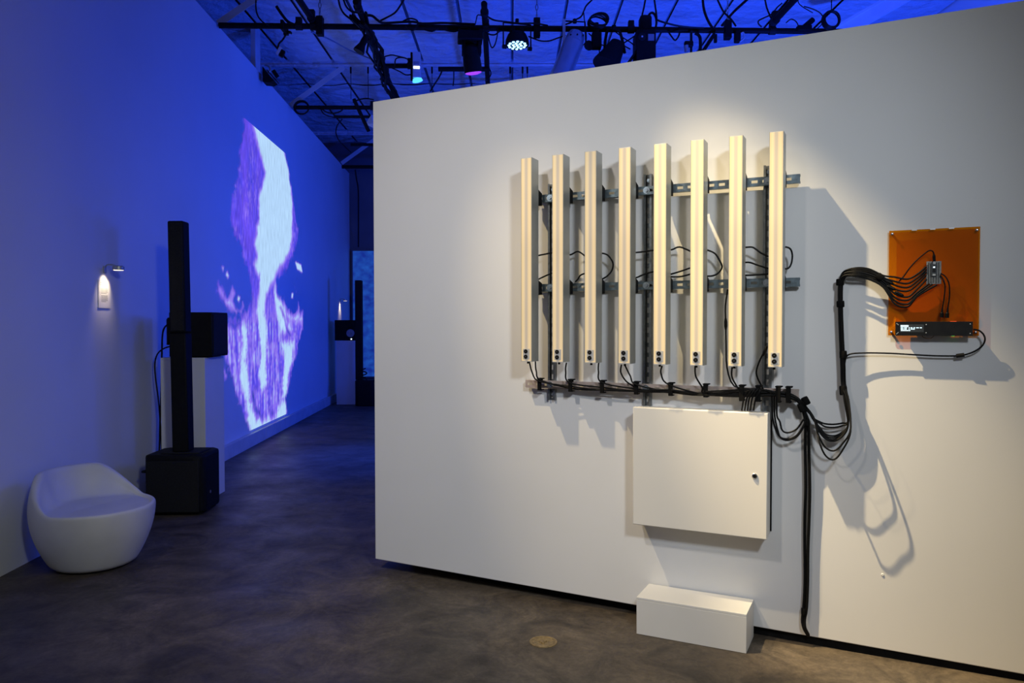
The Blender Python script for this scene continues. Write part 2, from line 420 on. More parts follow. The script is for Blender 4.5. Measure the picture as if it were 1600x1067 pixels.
# white kick boards at the foot of the left wall, past the plinth
bb = link('baseboard_left', None, None, LO, -LPHI); bb['kind'] = 'structure'
for s0, s1 in ((6.9, 9.93), (9.94, 12.4), (12.41, 14.75)):
    part('board', MB().span((0.0, s0, 0.0), (0.055, s1, 0.155)), 'steel_white', bb, bevel=0.003)

# ---------------------------------------------------------------- light tube artwork on the partition
# strut channels; local frame: X along the wall, Y into the wall, Z up
def strut_rail(u0, u1, v, wall_w, label, mname, slots):
    """horizontal slotted channel, slotted web facing out, legs towards the wall"""
    t = thing('strut_channel', W(u0, v-0.0205, wall_w), PHI, label, 'rail', 'metal channels carrying the light tubes')
    L_ = u1-u0; h = 0.041; d = 0.021; th = 0.0025
    mb = MB(); pitch = 0.05; sl = 0.028; sh = 0.013; x = 0.0; z0 = (h-sh)/2
    mb.span((0, -d, 0), (L_, -d+th, z0)).span((0, -d, h-z0), (L_, -d+th, h))
    cuts = []
    x = 0.012
    while x+sl < L_-0.004:
        cuts.append((x, x+sl)); x += pitch
    px = 0.0
    for a, b in cuts:
        mb.span((px, -d, z0), (a, -d+th, h-z0)); px = b
    mb.span((px, -d, z0), (L_, -d+th, h-z0))
    mb.span((0, -d+th, 0), (L_, 0, th)).span((0, -d+th, h-th), (L_, 0, h))
    mb.span((0, -th, th), (L_, 0, th+0.007)).span((0, -th, h-th-0.007), (L_, 0, h-th))
    part('channel', mb, mname, t)
    return t
def strut_post(u, v0, v1, label):
    """upright channel, open side out, back against the wall"""
    t = thing('strut_channel', W(u, v0, 0.0), PHI, label, 'rail', 'metal channels carrying the light tubes')
    H = v1-v0; h = 0.0205; d = 0.021; th = 0.0025
    mb = MB()
    sw = 0.0065; pitch = 0.05; sl = 0.028
    mb.span((-h, -th, 0), (-sw, -0.0003, H)).span((sw, -th, 0), (h, -0.0003, H))
    px = 0.0; z = 0.012
    while z+sl < H-0.004:
        mb.span((-sw, -th, px), (sw, -0.0003, z)); px = z+sl; z += pitch
    mb.span((-sw, -th, px), (sw, -0.0003, H))
    mb.span((-h, -d, 0), (-h+th, -th, H)).span((h-th, -d, 0), (h, -th, H))
    mb.span((-h+th, -d, 0), (-h+th+0.008, -d+th, H)).span((h-th-0.008, -d, 0), (h-th, -d+th, H))
    part('channel', mb, 'galv_dark', t)
    for zz in (0.03, H-0.03):
        part('bolt', MB().cyl((0, -th, zz), (0, -th-0.004, zz), 0.0095, 14).cyl((0, -th-0.004, zz), (0, -th-0.010, zz), 0.0062, 6), 'bolt', t)
    return t
posts = (1.169, 1.692, 2.269)
strut_post(posts[0], 1.090, 2.241, 'upright metal channel behind the second light tube from the left')
strut_post(posts[1], 1.040, 2.247, 'upright metal channel between the fourth and fifth light tubes')
strut_post(posts[2], 1.045, 2.239, 'upright metal channel behind the rightmost light tube')
for (u0, u1, v, lab, mn) in ((1.085, 2.412, 2.162, 'top horizontal slotted metal channel behind the light tubes', 'galv'),
                         (1.085, 2.414, 1.689, 'middle horizontal slotted metal channel behind the light tubes', 'galv'),
                         (1.026, 2.414, 1.175, 'lowest horizontal metal channel carrying the cable bundle under the light tubes', 'rail_warm')):
    t = strut_rail(u0, u1, v, 0.0212, lab, mn, True)
    for pu_ in posts:
        x = pu_-u0
        part('bolt', MB().cyl((x, -0.021, 0.0205), (x, -0.0235, 0.0205), 0.017, 18).cyl((x, -0.0235, 0.0205), (x, -0.031, 0.0205), 0.0095, 6), 'bolt', t)
    if v < 1.3:
        CL = [1.124,1.299,1.473,1.652,1.826,1.996,2.165,2.24,2.329,2.373]
        for k, cu in enumerate(CL):
            x = cu-u0; big = 0.010 if k > 5 else 0.0
            part('cable_clip', MB().span((x-0.014, -0.030-0.03-big, 0.050), (x+0.016, -0.021, 0.056)).span((x-0.011, -0.030-0.03-big, -0.006-big), (x+0.011, -0.052-big, 0.05))
                 .span((x-0.011, -0.06-big, -0.010-big), (x+0.011, -0.016, -0.005-big)).span((x-0.006, -0.028, 0.040), (x+0.006, -0.021, 0.056)), 'velcro', t, bevel=0.002)

def light_tube(u, label):
    w0, w1, v0, v1, wd = 0.0937, 0.1797, 1.3021, 2.3542, 0.0611
    H = v1-v0; D = w1-w0; th = 0.0022
    t = thing('light_tube', W(u, v0, w0), PHI, label, 'light', 'square light tubes on the channel frame')
    # U-shaped aluminium housing open to the front
    mb = MB().span((0, -th, 0), (wd, 0, H)).span((0, -D, 0), (th, -th, H)).span((wd-th, -D, 0), (wd, -th, H))
    part('housing', mb, 'alu', t)
    part('diffuser', MB().span((th, -D-0.0004, 0.0755), (wd-th, -D+0.004, H-0.003)), 'diffuser', t, smooth=0)
    part('end_cap', MB().span((th, -D+0.0005, H-0.003), (wd-th, -th, H)), 'plate', t)
    part('end_cap', MB().span((th, -D-0.0002, 0), (wd-th, -th, 0.004)), 'plate', t)
    sp = part('socket_plate', MB().span((th, -D-0.0003, 0.004), (wd-th, -D+0.003, 0.0755)), 'diffuser', t, smooth=0)
    part('metal_insert', MB().span((0.012, -D-0.0012, 0.012), (wd-0.012, -D-0.0003, 0.066)), 'plate', sp)
    for z in (0.026, 0.0535):
        s = part('socket', MB().lathe((wd/2-0.003, -D-0.0012, z), [(0.0105, 0), (0.0105, 0.003), (0.0085, 0.005), (0.0055, 0.005), (0.0055, 0.002), (0.0, 0.002)], 18, axis=(0, -1, 0)), 'black', t)
        part('pin', MB().cyl((wd/2-0.003, -D-0.003, z), (wd/2-0.003, -D-0.006, z), 0.002, 8), 'chrome', s)
    # black brackets gripping the two upper channels
    for v, hh in ((2.162, 0.042), (1.689, 0.040)):
        z = v-v0; f = 0.0937-0.0424
        mb = MB().prism([(0.0005, z-hh), (f, z-hh+0.004), (f, z+hh-0.016), (0.0005, z+hh)], 0, 0.002, wd-0.002)
        part('bracket', mb, 'black', t, bevel=0.001)
    part('cable_gland', MB().cyl((wd*0.35, -0.045, -0.012), (wd*0.35, -0.045, 0.0), 0.006, 10), 'black', t)
    return t
first = None
tl = ['leftmost of the eight square light tubes on the white partition', 'second light tube from the left, in front of the left upright channel',
      'third light tube from the left on the channel frame', 'fourth light tube from the left, just left of the middle upright channel',
      'fifth light tube from the left, just right of the middle upright channel', 'sixth light tube from the left, above the cream wall cabinet',
      'seventh light tube from the left, with a long loose cable hanging on its left', 'rightmost of the eight square light tubes, covering the right upright channel']
for i in range(8):
    u = 1.0652+0.17564*i
    if first is None: first = light_tube(u, tl[i])
    else: copy_thing(first, W(u, 1.3021, 0.0937), tl[i])

# jumper cables looping behind the tubes
J = [([(1.102,1.852,0.085),(1.124,1.858,0.085),(1.159,1.864,0.08),(1.197,1.869,0.075),(1.256,1.864,0.07),(1.296,1.856,0.07),(1.338,1.871,0.07),(1.381,1.845,0.08)], 'short black jumper cable crossing the first two gaps between light tubes'),
     ([(1.092,1.721,0.08),(1.122,1.734,0.08),(1.157,1.75,0.075),(1.203,1.765,0.08)], 'short doubled black cable over the middle channel beside the leftmost light tube'),
     ([(1.328,1.715,0.08),(1.342,1.728,0.08),(1.356,1.748,0.078),(1.383,1.756,0.085)], 'short black cable rising over the middle channel beside the second light tube'),
     ([(1.457,1.855,0.08),(1.481,1.854,0.08),(1.506,1.841,0.075),(1.527,1.805,0.07),(1.522,1.769,0.07),(1.5,1.741,0.075),(1.474,1.725,0.08),(1.452,1.719,0.085)], 'black cable loop bulging to the right of the third light tube'),
     ([(1.622,1.852,0.08),(1.648,1.852,0.08),(1.684,1.854,0.08),(1.736,1.859,0.08),(1.798,1.857,0.075),(1.83,1.859,0.075),(1.868,1.87,0.075),(1.925,1.845,0.08)], 'black jumper cable crossing the middle upright channel behind the fifth light tube'),
     ([(1.632,1.724,0.08),(1.658,1.729,0.08),(1.696,1.745,0.075),(1.743,1.755,0.08)], 'doubled black cable over the middle channel right of the fourth light tube'),
     ([(1.807,1.735,0.08),(1.829,1.74,0.08),(1.871,1.752,0.075),(1.925,1.768,0.08)], 'upper black cable over the middle channel right of the fifth light tube'),
     ([(1.804,1.729,0.07),(1.829,1.727,0.07),(1.873,1.727,0.07),(1.924,1.738,0.075)], 'lower black cable over the middle channel right of the fifth light tube'),
     ([(1.98,1.852,0.08),(2.004,1.848,0.08),(2.036,1.832,0.075),(2.056,1.801,0.07),(2.069,1.767,0.07),(2.051,1.738,0.07),(2.025,1.726,0.075),(1.999,1.725,0.08)], 'black cable loop bulging to the right of the sixth light tube'),
     ([(2.155,1.851,0.08),(2.179,1.854,0.08),(2.207,1.854,0.078),(2.227,1.842,0.075),(2.249,1.824,0.07),(2.29,1.804,0.075)], 'upper black cable between the seventh and the rightmost light tube'),
     ([(2.156,1.779,0.08),(2.179,1.784,0.08),(2.202,1.782,0.078),(2.239,1.767,0.075),(2.287,1.751,0.075)], 'middle black cable between the seventh and the rightmost light tube'),
     ([(2.158,1.725,0.075),(2.181,1.724,0.075),(2.221,1.725,0.07),(2.287,1.728,0.07)], 'lowest black cable between the last two light tubes, above the middle channel'),
     ([(2.34,1.848,0.08),(2.357,1.848,0.08),(2.376,1.838,0.075),(2.384,1.812,0.07),(2.381,1.777,0.07),(2.371,1.754,0.075),(2.352,1.748,0.08)], 'small black cable loop sticking out right of the rightmost light tube')]
for pts, lab in J:
    cableW('jumper_cable', pts, 0.0042, lab, group='jumper cables behind the light tubes')

ordn = ['leftmost', 'second', 'third', 'fourth', 'fifth', 'sixth', 'seventh', 'rightmost']
DC = [[[(1.122,1.3,0.125),(1.116,1.248,0.1),(1.133,1.2,0.08),(1.296,1.16,0.051),(1.473,1.159,0.067),(1.652,1.165,0.073),(1.829,1.173,0.073),(1.993,1.156,0.066),(2.164,1.154,0.055),(2.283,1.179,0.075),(2.378,1.168,0.072),(2.424,1.147,0.073),(2.455,1.104,0.05),(2.479,1.067,0.05),(2.507,1.05,0.042),(2.529,1.043,0.042),(2.564,1.043,0.042),(2.598,1.05,0.042),(2.622,1.062,0.042),(2.607,1.155,0.048),(2.595,1.225,0.028),(2.591,1.312,0.028),(2.585,1.427,0.028),(2.58,1.543,0.028),(2.578,1.644,0.028),(2.583,1.698,0.028),(2.602,1.732,0.038),(2.65,1.745,0.048),(2.702,1.738,0.05),(2.758,1.708,0.055),(2.803,1.7,0.053),(2.853,1.69,0.05),(2.892,1.711,0.052),(2.923,1.741,0.046)],[(1.297,1.297,0.125),(1.283,1.252,0.1),(1.297,1.192,0.08),(1.469,1.171,0.054),(1.656,1.161,0.068),(1.828,1.166,0.069),(1.996,1.154,0.067),(2.166,1.162,0.054),(2.278,1.168,0.054),(2.379,1.165,0.052),(2.424,1.148,0.073),(2.455,1.106,0.05),(2.479,1.064,0.05),(2.508,1.042,0.045),(2.529,1.03,0.045),(2.564,1.029,0.045),(2.599,1.039,0.045),(2.622,1.058,0.045),(2.614,1.156,0.048),(2.602,1.225,0.028),(2.598,1.312,0.028),(2.592,1.427,0.028),(2.587,1.543,0.028),(2.585,1.644,0.028),(2.59,1.696,0.028),(2.608,1.728,0.038),(2.65,1.74,0.048),(2.702,1.732,0.05),(2.758,1.699,0.055),(2.804,1.681,0.053),(2.853,1.671,0.05),(2.892,1.696,0.052),(2.924,1.73,0.046)],[(1.472,1.304,0.125),(1.462,1.257,0.1),(1.475,1.198,0.08),(1.651,1.17,0.057),(1.826,1.16,0.068),(1.997,1.165,0.061),(2.163,1.166,0.063),(2.279,1.177,0.067),(2.38,1.172,0.065),(2.424,1.148,0.071),(2.454,1.104,0.05),(2.476,1.062,0.05),(2.508,1.022,0.048),(2.53,0.997,0.048),(2.565,0.991,0.048),(2.599,1.01,0.048),(2.623,1.047,0.048),(2.621,1.156,0.048),(2.609,1.226,0.028),(2.605,1.312,0.028),(2.599,1.427,0.028),(2.594,1.543,0.028),(2.592,1.643,0.028),(2.597,1.695,0.028),(2.615,1.725,0.038),(2.651,1.734,0.048),(2.702,1.725,0.05),(2.758,1.695,0.055),(2.804,1.665,0.053),(2.853,1.654,0.05),(2.892,1.682,0.052),(2.924,1.719,0.046)],[(1.591,1.294,0.125),(1.58,1.254,0.1),(1.6,1.211,0.08),(1.634,1.182,0.06),(1.646,1.158,0.054),(1.828,1.162,0.071),(1.992,1.157,0.05),(2.166,1.165,0.072),(2.281,1.168,0.061),(2.379,1.163,0.071),(2.42,1.146,0.063),(2.453,1.098,0.05),(2.479,1.065,0.05),(2.508,1.017,0.051),(2.53,0.989,0.051),(2.565,0.983,0.051),(2.599,1.004,0.051),(2.623,1.045,0.051),(2.607,1.156,0.057),(2.595,1.226,0.037),(2.592,1.312,0.037),(2.586,1.428,0.037),(2.581,1.543,0.037),(2.578,1.643,0.037),(2.583,1.693,0.037),(2.602,1.722,0.047),(2.651,1.728,0.057),(2.702,1.717,0.05),(2.758,1.687,0.055),(2.804,1.648,0.053),(2.854,1.638,0.05),(2.892,1.667,0.052),(2.924,1.705,0.046)],[(1.796,1.292,0.125),(1.785,1.253,0.1),(1.818,1.2,0.08),(1.996,1.158,0.072),(2.161,1.165,0.051),(2.277,1.179,0.054),(2.38,1.16,0.068),(2.421,1.142,0.068),(2.452,1.107,0.05),(2.48,1.065,0.05),(2.509,1.013,0.054),(2.53,0.982,0.054),(2.565,0.975,0.054),(2.6,0.997,0.054),(2.623,1.043,0.054),(2.614,1.156,0.057),(2.602,1.226,0.037),(2.599,1.312,0.037),(2.592,1.428,0.037),(2.587,1.543,0.037),(2.585,1.643,0.037),(2.59,1.691,0.037),(2.609,1.718,0.047),(2.651,1.723,0.057),(2.702,1.714,0.05),(2.759,1.682,0.055),(2.804,1.628,0.053),(2.854,1.613,0.05),(2.893,1.649,0.052),(2.926,1.688,0.046)],[(1.956,1.296,0.125),(1.954,1.246,0.1),(1.98,1.193,0.08),(1.991,1.157,0.052),(2.162,1.167,0.05),(2.279,1.178,0.058),(2.381,1.175,0.066),(2.42,1.136,0.069),(2.452,1.097,0.05),(2.479,1.068,0.05),(2.503,1.01,0.057),(2.531,0.977,0.057),(2.565,0.969,0.057),(2.6,0.993,0.057),(2.623,1.042,0.057),(2.621,1.157,0.057),(2.609,1.226,0.037),(2.606,1.313,0.037),(2.599,1.428,0.037),(2.594,1.543,0.037),(2.592,1.643,0.037),(2.597,1.689,0.037),(2.616,1.715,0.047),(2.651,1.718,0.057),(2.702,1.706,0.05),(2.759,1.672,0.055),(2.804,1.612,0.053),(2.854,1.599,0.05),(2.893,1.633,0.052),(2.936,1.669,0.046)],[(2.128,1.294,0.125),(2.124,1.245,0.1),(2.153,1.187,0.08),(2.168,1.164,0.065),(2.283,1.177,0.063),(2.379,1.159,0.051),(2.42,1.143,0.071),(2.455,1.107,0.05),(2.48,1.065,0.05),(2.506,0.99,0.09),(2.533,0.943,0.09),(2.568,0.931,0.09),(2.602,0.964,0.09),(2.635,1.033,0.09),(2.618,1.157,0.066),(2.596,1.227,0.046),(2.592,1.313,0.046),(2.586,1.428,0.046),(2.581,1.543,0.046),(2.579,1.643,0.046),(2.584,1.687,0.046),(2.603,1.712,0.056),(2.651,1.712,0.066),(2.702,1.697,0.05),(2.759,1.664,0.055),(2.804,1.598,0.053),(2.854,1.582,0.05),(2.893,1.623,0.052),(2.948,1.666,0.046)],[(2.285,1.397,0.125),(2.245,1.319,0.1),(2.231,1.264,0.08),(2.252,1.207,0.06),(2.28,1.173,0.062),(2.378,1.167,0.06),(2.417,1.14,0.051),(2.451,1.105,0.05),(2.481,1.065,0.05),(2.508,0.972,0.118),(2.535,0.911,0.118),(2.57,0.896,0.118),(2.603,0.938,0.118),(2.636,1.025,0.118),(2.625,1.158,0.066),(2.602,1.227,0.046),(2.599,1.313,0.046),(2.593,1.428,0.046),(2.588,1.543,0.046),(2.586,1.643,0.046),(2.591,1.685,0.046),(2.609,1.708,0.056),(2.651,1.706,0.066),(2.702,1.693,0.05),(2.759,1.657,0.055),(2.805,1.584,0.053),(2.854,1.571,0.05),(2.893,1.616,0.052),(2.965,1.663,0.046)]]][0]
for i, pts in enumerate(DC):
    cableW('data_cable', pts, 0.0041, 'thin black data cable from the %s light tube to the circuit board' % ordn[i], group='data cables to the circuit board', smooth=6)
PC = [[[(1.071,1.297,0.09),(1.089,1.237,0.09),(1.13,1.194,0.09),(1.305,1.171,0.066),(1.468,1.158,0.058),(1.656,1.161,0.073),(1.826,1.166,0.064),(1.992,1.161,0.061),(2.222,1.193,0.085),(2.195,1.184,0.095),(2.178,1.15,0.095),(2.168,1.101,0.085),(2.166,1.091,0.08)],[(1.597,1.292,0.09),(1.627,1.235,0.09),(1.656,1.195,0.09),(1.823,1.161,0.054),(2.001,1.155,0.08),(2.219,1.195,0.085),(2.208,1.184,0.095),(2.191,1.151,0.095),(2.181,1.101,0.085),(2.179,1.092,0.08)],[(2.1,1.66,0.09),(2.09,1.582,0.09),(2.092,1.5,0.09),(2.094,1.394,0.09),(2.099,1.289,0.09),(2.132,1.205,0.09),(2.218,1.192,0.085),(2.22,1.185,0.095),(2.202,1.151,0.095),(2.193,1.102,0.085),(2.191,1.092,0.08)],[(1.833,1.176,0.09),(1.995,1.158,0.069),(2.221,1.192,0.085),(2.232,1.185,0.095),(2.215,1.152,0.095),(2.206,1.102,0.085),(2.204,1.093,0.08)],[(2.0,1.173,0.09),(2.223,1.193,0.085),(2.248,1.186,0.095),(2.231,1.152,0.095),(2.221,1.103,0.085),(2.22,1.094,0.08)]]][0]
pl = ['thick black power cable from under the leftmost light tube to the cabinet top', 'thick black power cable from under the fourth light tube to the cabinet top',
      'long black power cable hanging left of the seventh light tube, into the cabinet', 'black power cable entering the cabinet top, second from the right of five', 'black power cable entering the cabinet top, nearest the cabinet corner']
for pts, lab in zip(PC, pl):
    cableW('power_cable', pts, 0.0040, lab, group='power cables into the cabinet', smooth=3)
LC = [[[(2.14,1.178,0.085),(2.241,1.191,0.085),(2.294,1.181,0.085),(2.3,1.135,0.07),(2.301,1.069,0.06),(2.314,1.013,0.06),(2.333,0.975,0.06),(2.369,0.966,0.06),(2.408,0.986,0.06),(2.435,1.029,0.06),(2.443,1.061,0.055),(2.437,1.105,0.055),(2.415,1.151,0.055),(2.382,1.173,0.06)],[(2.14,1.178,0.085),(2.241,1.191,0.085),(2.304,1.181,0.085),(2.31,1.136,0.07),(2.311,1.069,0.06),(2.324,1.007,0.06),(2.338,0.97,0.06),(2.369,0.96,0.06),(2.408,0.98,0.06),(2.435,1.023,0.06),(2.443,1.061,0.055),(2.437,1.105,0.055),(2.415,1.151,0.055),(2.382,1.173,0.06)],[(2.14,1.178,0.085),(2.241,1.191,0.085),(2.313,1.181,0.085),(2.32,1.136,0.07),(2.321,1.07,0.06),(2.334,1.044,0.06),(2.344,1.006,0.06),(2.369,0.995,0.06),(2.408,1.015,0.06),(2.435,1.058,0.06),(2.443,1.061,0.055),(2.437,1.105,0.055),(2.415,1.151,0.055),(2.382,1.173,0.06)]]][0]
for pts, lab in zip(LC, ('outermost black cable loop hanging beside the cabinet corner', 'middle black cable loop hanging beside the cabinet corner', 'innermost black cable loop hanging beside the cabinet corner')):
    cableW('loop_cable', pts, 0.0042, lab, group='cable loops beside the cabinet', smooth=4)
VC = [[[(2.049,1.158,0.075),(2.197,1.174,0.078),(2.311,1.181,0.078),(2.38,1.172,0.07),(2.421,1.134,0.06),(2.436,1.089,0.05),(2.444,1.039,0.045),(2.442,0.925,0.03),(2.445,0.747,0.025),(2.442,0.597,0.022),(2.443,0.448,0.022),(2.445,0.299,0.022),(2.44,0.179,0.022),(2.435,0.125,0.024),(2.442,0.089,0.03),(2.456,0.055,0.012),(2.46,0.045,0.008)],[(2.049,1.158,0.075),(2.197,1.161,0.078),(2.311,1.168,0.078),(2.38,1.159,0.07),(2.421,1.134,0.06),(2.443,1.09,0.05),(2.456,1.04,0.045),(2.458,0.926,0.03),(2.463,0.748,0.025),(2.461,0.599,0.022),(2.457,0.45,0.022),(2.457,0.301,0.022),(2.453,0.181,0.022),(2.445,0.126,0.024),(2.448,0.09,0.03),(2.46,0.056,0.012),(2.46,0.045,0.008)]]][0]
for pts, lab in zip(VC, ('left one of two thick black cables running down the wall to the floor', 'right one of two thick black cables running down the wall to the floor')):
    cableW('drop_cable', pts, 0.0068, lab, group='thick cables down to the floor', n=8, smooth=3)
# connectors on cables
conn = [(2.091,1.524,0.09),(2.092,1.47,0.09),(2.284,1.397,0.12),(2.264,1.35,0.115)]
for (a, b, lab) in ((conn[0], conn[1], 'black inline connector on the long cable beside the seventh light tube'), (conn[2], conn[3], 'black strain relief on the cable behind the rightmost light tube')):
    pa = W(*a); d = W(*b)-pa
    solo('cable_connector', MB().cone((0, 0, 0), d*0.3, 0.0045, 0.0075, 10).cone(d*0.3, d*0.7, 0.0075, 0.0075, 10).cone(d*0.7, d, 0.0075, 0.0045, 10), 'cable', lab, 'connector', loc=pa)
# thin cable from the riser to the display bar
cableW('display_cable', [(2.604,1.284,0.035),(2.609,1.336,0.035),(2.625,1.36,0.035),(2.684,1.367,0.03),(2.787,1.367,0.026),(2.887,1.362,0.025),(2.972,1.359,0.025),(3.036,1.36,0.025),(3.071,1.365,0.027),(3.106,1.38,0.032),(3.133,1.403,0.038),(3.143,1.429,0.042),(3.138,1.451,0.044),(3.122,1.468,0.044),(3.101,1.473,0.044)], 0.0036,
       'black cable curving from the riser bundle to the right end of the display bar', smooth=4)
a, b = [W(*p) for p in [(3.041,1.36,0.026),(3.071,1.365,0.029)]]
solo('cable_connector', MB().cyl((0, 0, 0), b-a, 0.0085, 12), 'cable', 'black inline connector on the cable below the orange panel', 'connector', loc=a)
# hook-and-loop wraps around bundles
wraps = [([(2.586,1.6,0.037),(2.587,1.571,0.037)], 0.0168, 'upper black cable wrap on the straight riser bundle'), ([(2.584,1.698,0.037),(2.584,1.669,0.037)], 0.0168, 'topmost black cable wrap where the riser bundle bends to the panel'),
         ([(2.599,1.376,0.037),(2.6,1.341,0.037)], 0.0160, 'black cable wrap where the display cable leaves the riser bundle'), ([(2.6,1.218,0.04),(2.603,1.177,0.04)], 0.0168, 'lowest black cable wrap on the riser bundle above the loops'),
         ([(2.437,1.161,0.058),(2.453,1.129,0.054)], 0.0160, 'black cable wrap on the bundle right of the lowest channel'), ([(2.421,1.131,0.06),(2.435,1.096,0.057)], 0.0152, 'black cable wrap where the cable loops meet the bundle'),
         ([(2.448,1.06,0.046),(2.452,1.031,0.044)], 0.0128, 'black cable wrap at the top of the two drop cables'), ([(2.441,0.179,0.022),(2.441,0.146,0.022)], 0.0120, 'black cable wrap low on the two drop cables near the floor'),
         ([(2.735,1.71,0.052),(2.756,1.692,0.055)], 0.0160, 'black cable wrap left of the orange panel where the cables fan out')]
for (p, r, lab) in wraps:
    a, b = W(*p[0]), W(*p[1])
    solo('cable_wrap', MB().lathe((0, 0, 0), [(r*0.9, 0), (r, (b-a).length*0.15), (r, (b-a).length*0.85), (r*0.9, (b-a).length)], 14, axis=b-a), 'velcro', lab, 'cable tie', 'black hook and loop wraps on the cable bundles', loc=a)
# connectors in the fan
for k, (p, lab) in enumerate((([(2.758,1.69,0.055),(2.799,1.669,0.053)], 'upper black plug in the fan of cables left of the orange panel'), ([(2.769,1.664,0.055),(2.809,1.644,0.053)], 'middle black plug in the fan of cables left of the orange panel'), ([(2.804,1.636,0.053),(2.839,1.616,0.05)], 'lower black plug in the cable fan over the panel edge'))):
    a, b = W(*p[0]), W(*p[1]); d = b-a
    solo('cable_plug', MB().cone((0, 0, 0), d*0.2, 0.004, 0.0075, 10).cone(d*0.2, d*0.8, 0.0075, 0.0075, 10).cone(d*0.8, d, 0.0075, 0.004, 10), 'cable', lab, 'connector', 'plugs in the cable fan', loc=a)

# ---------------------------------------------------------------- cabinet under the tubes
def cabinet():
    u0, u1, v0, v1, cw = 1.650, 2.289, 0.5035, 1.087, 0.124
    t = thing('wall_cabinet', W(u0, v0, 0.0), PHI, 'cream metal cabinet with a lock hung on the wall under the light tubes', 'cabinet')
    X = u1-u0; Z = v1-v0
    part('body', MB().span((0.003, -0.090, 0.004), (X-0.003, 0.0, Z-0.004)), 'cab', t, bevel=0.003)
    part('back_gasket', MB().span((0.002, -0.005, 0.012), (X+0.004, -0.0005, Z-0.012)), 'black', t)
    dr = part('door', MB().span((0, -cw, 0), (X, -0.094, Z)), 'cab', t, bevel=0.004)
    c = (2.233,0.795,0.124)
    lx, lz = c[0]-u0, c[1]-v0
    part('lock', MB().lathe((lx, -cw, lz), [(0.0125, 0), (0.0125, 0.004), (0.010, 0.006), (0.0085, 0.006)], 20, axis=(0, -1, 0)), 'chrome', dr)
    part('lock_core', MB().lathe((lx, -cw-0.0055, lz), [(0.0085, 0), (0.008, 0.002), (0.0, 0.002)], 16, axis=(0, -1, 0)).box((lx, -cw-0.008, lz), (0.002, 0.002, 0.008)), 'black', dr)
    part('gasket', MB().span((0.006, -0.0945, 0.008), (X-0.006, -0.0895, Z-0.008)), 'black', t)
cabinet()

# step box on the floor
t = thing('step_box', W(1.7008, 0, 0.008), PHI, 'low white box standing on the floor against the partition under the cabinet', 'box')
part('carcass', MB().span((0, -0.213, 0.0), (0.5145, 0, 0.1672)), 'box_white', t, bevel=0.0015)
part('lid', MB().span((0, -0.213, 0.1674), (0.5145, 0, 0.1792)), 'box_white', t, bevel=0.0015)

# ---------------------------------------------------------------- orange panel, circuit board, display bar
pq = [(2.779,1.907,0.019),(3.123,1.903,0.019),(3.124,1.445,0.019),(2.781,1.447,0.019)]
pu0 = (pq[0][0]+pq[3][0])/2; pu1 = (pq[1][0]+pq[2][0])/2; pv0 = (pq[2][1]+pq[3][1])/2; pv1 = (pq[0][1]+pq[1][1])/2
t = thing('acrylic_panel', W(pu0, pv0, 0.0), PHI, 'orange see-through acrylic panel on the right part of the partition', 'panel')
PX, PZ = pu1-pu0, pv1-pv0
part('sheet', MB().span((0, -0.019, 0), (PX, -0.015, PZ)), 'acrylic', t, smooth=0)
for x in (0.012, PX-0.012):
    for z in (0.014, PZ-0.014):
        s = part('standoff', MB().cyl((x, -0.0005, z), (x, -0.015, z), 0.005, 10), 'alu', t)
        part('screw', MB().lathe((x, -0.0192, z), [(0.0062, 0), (0.0058, 0.002), (0.003, 0.0035), (0.0, 0.0035)], 12, axis=(0, -1, 0)), 'chrome', s)
for px_ in (0.285, 0.49, 0.695):
    x = PX*px_
    part('top_clip', MB().span((x-0.010, -0.0202, PZ-0.004), (x+0.010, -0.0145, PZ+0.002)), 'plate', t)

# breakout circuit board
bq = [(2.925,1.764,0.04),(2.981,1.667,0.04)]
bu0, bv1 = bq[0][0], bq[0][1]; bu1, bv0 = bq[1][0], bq[1][1]
t = thing('circuit_board', W(bu0, bv0, 0.019), PHI, 'grey breakout circuit board with pin strips mounted on the orange panel', 'circuit board')
X, Z = bu1-bu0, bv1-bv0
part('board', MB().span((0, -0.021, 0), (X, -0.0175, Z)), 'pcb', t)
for x in (0.004, X-0.004):
    for z in (0.004, Z-0.004):
        part('spacer', MB().cyl((x, -0.0005, z), (x, -0.0175, z), 0.0025, 8), 'alu', t)
for x in (X*0.17, X*0.33, X*0.68, X*0.84):
    part('pin_strip', MB().span((x-0.0016, -0.026, 0.005), (x+0.0016, -0.021, Z-0.005)), 'pin', t)
part('terminal_strip', MB().span((0.001, -0.027, Z*0.45), (0.006, -0.021, Z*0.85)), 'pin', t)
mc = part('controller', MB().span((X*0.30, -0.030, Z*0.34), (X*0.72, -0.027, Z*0.92)), 'pcb_dark', t)
part('chip', MB().span((X*0.40, -0.032, Z*0.52), (X*0.62, -0.030, Z*0.66)), 'screen_black', mc)
part('usb_socket', MB().span((X*0.43, -0.034, Z*0.86), (X*0.60, -0.030, Z*0.98)), 'chrome', mc)
part('status_light', MB().span((X*0.45, -0.0312, Z*0.71), (X*0.57, -0.030, Z*0.755)), 'led_white', mc)
part('antenna', MB().span((X*0.41, -0.0312, Z*0.36), (X*0.61, -0.030, Z*0.44)), 'alu', mc)
part('jumper_block', MB().span((X*0.47, -0.026, Z*0.08), (X*0.53, -0.021, Z*0.30)), 'pin', t)
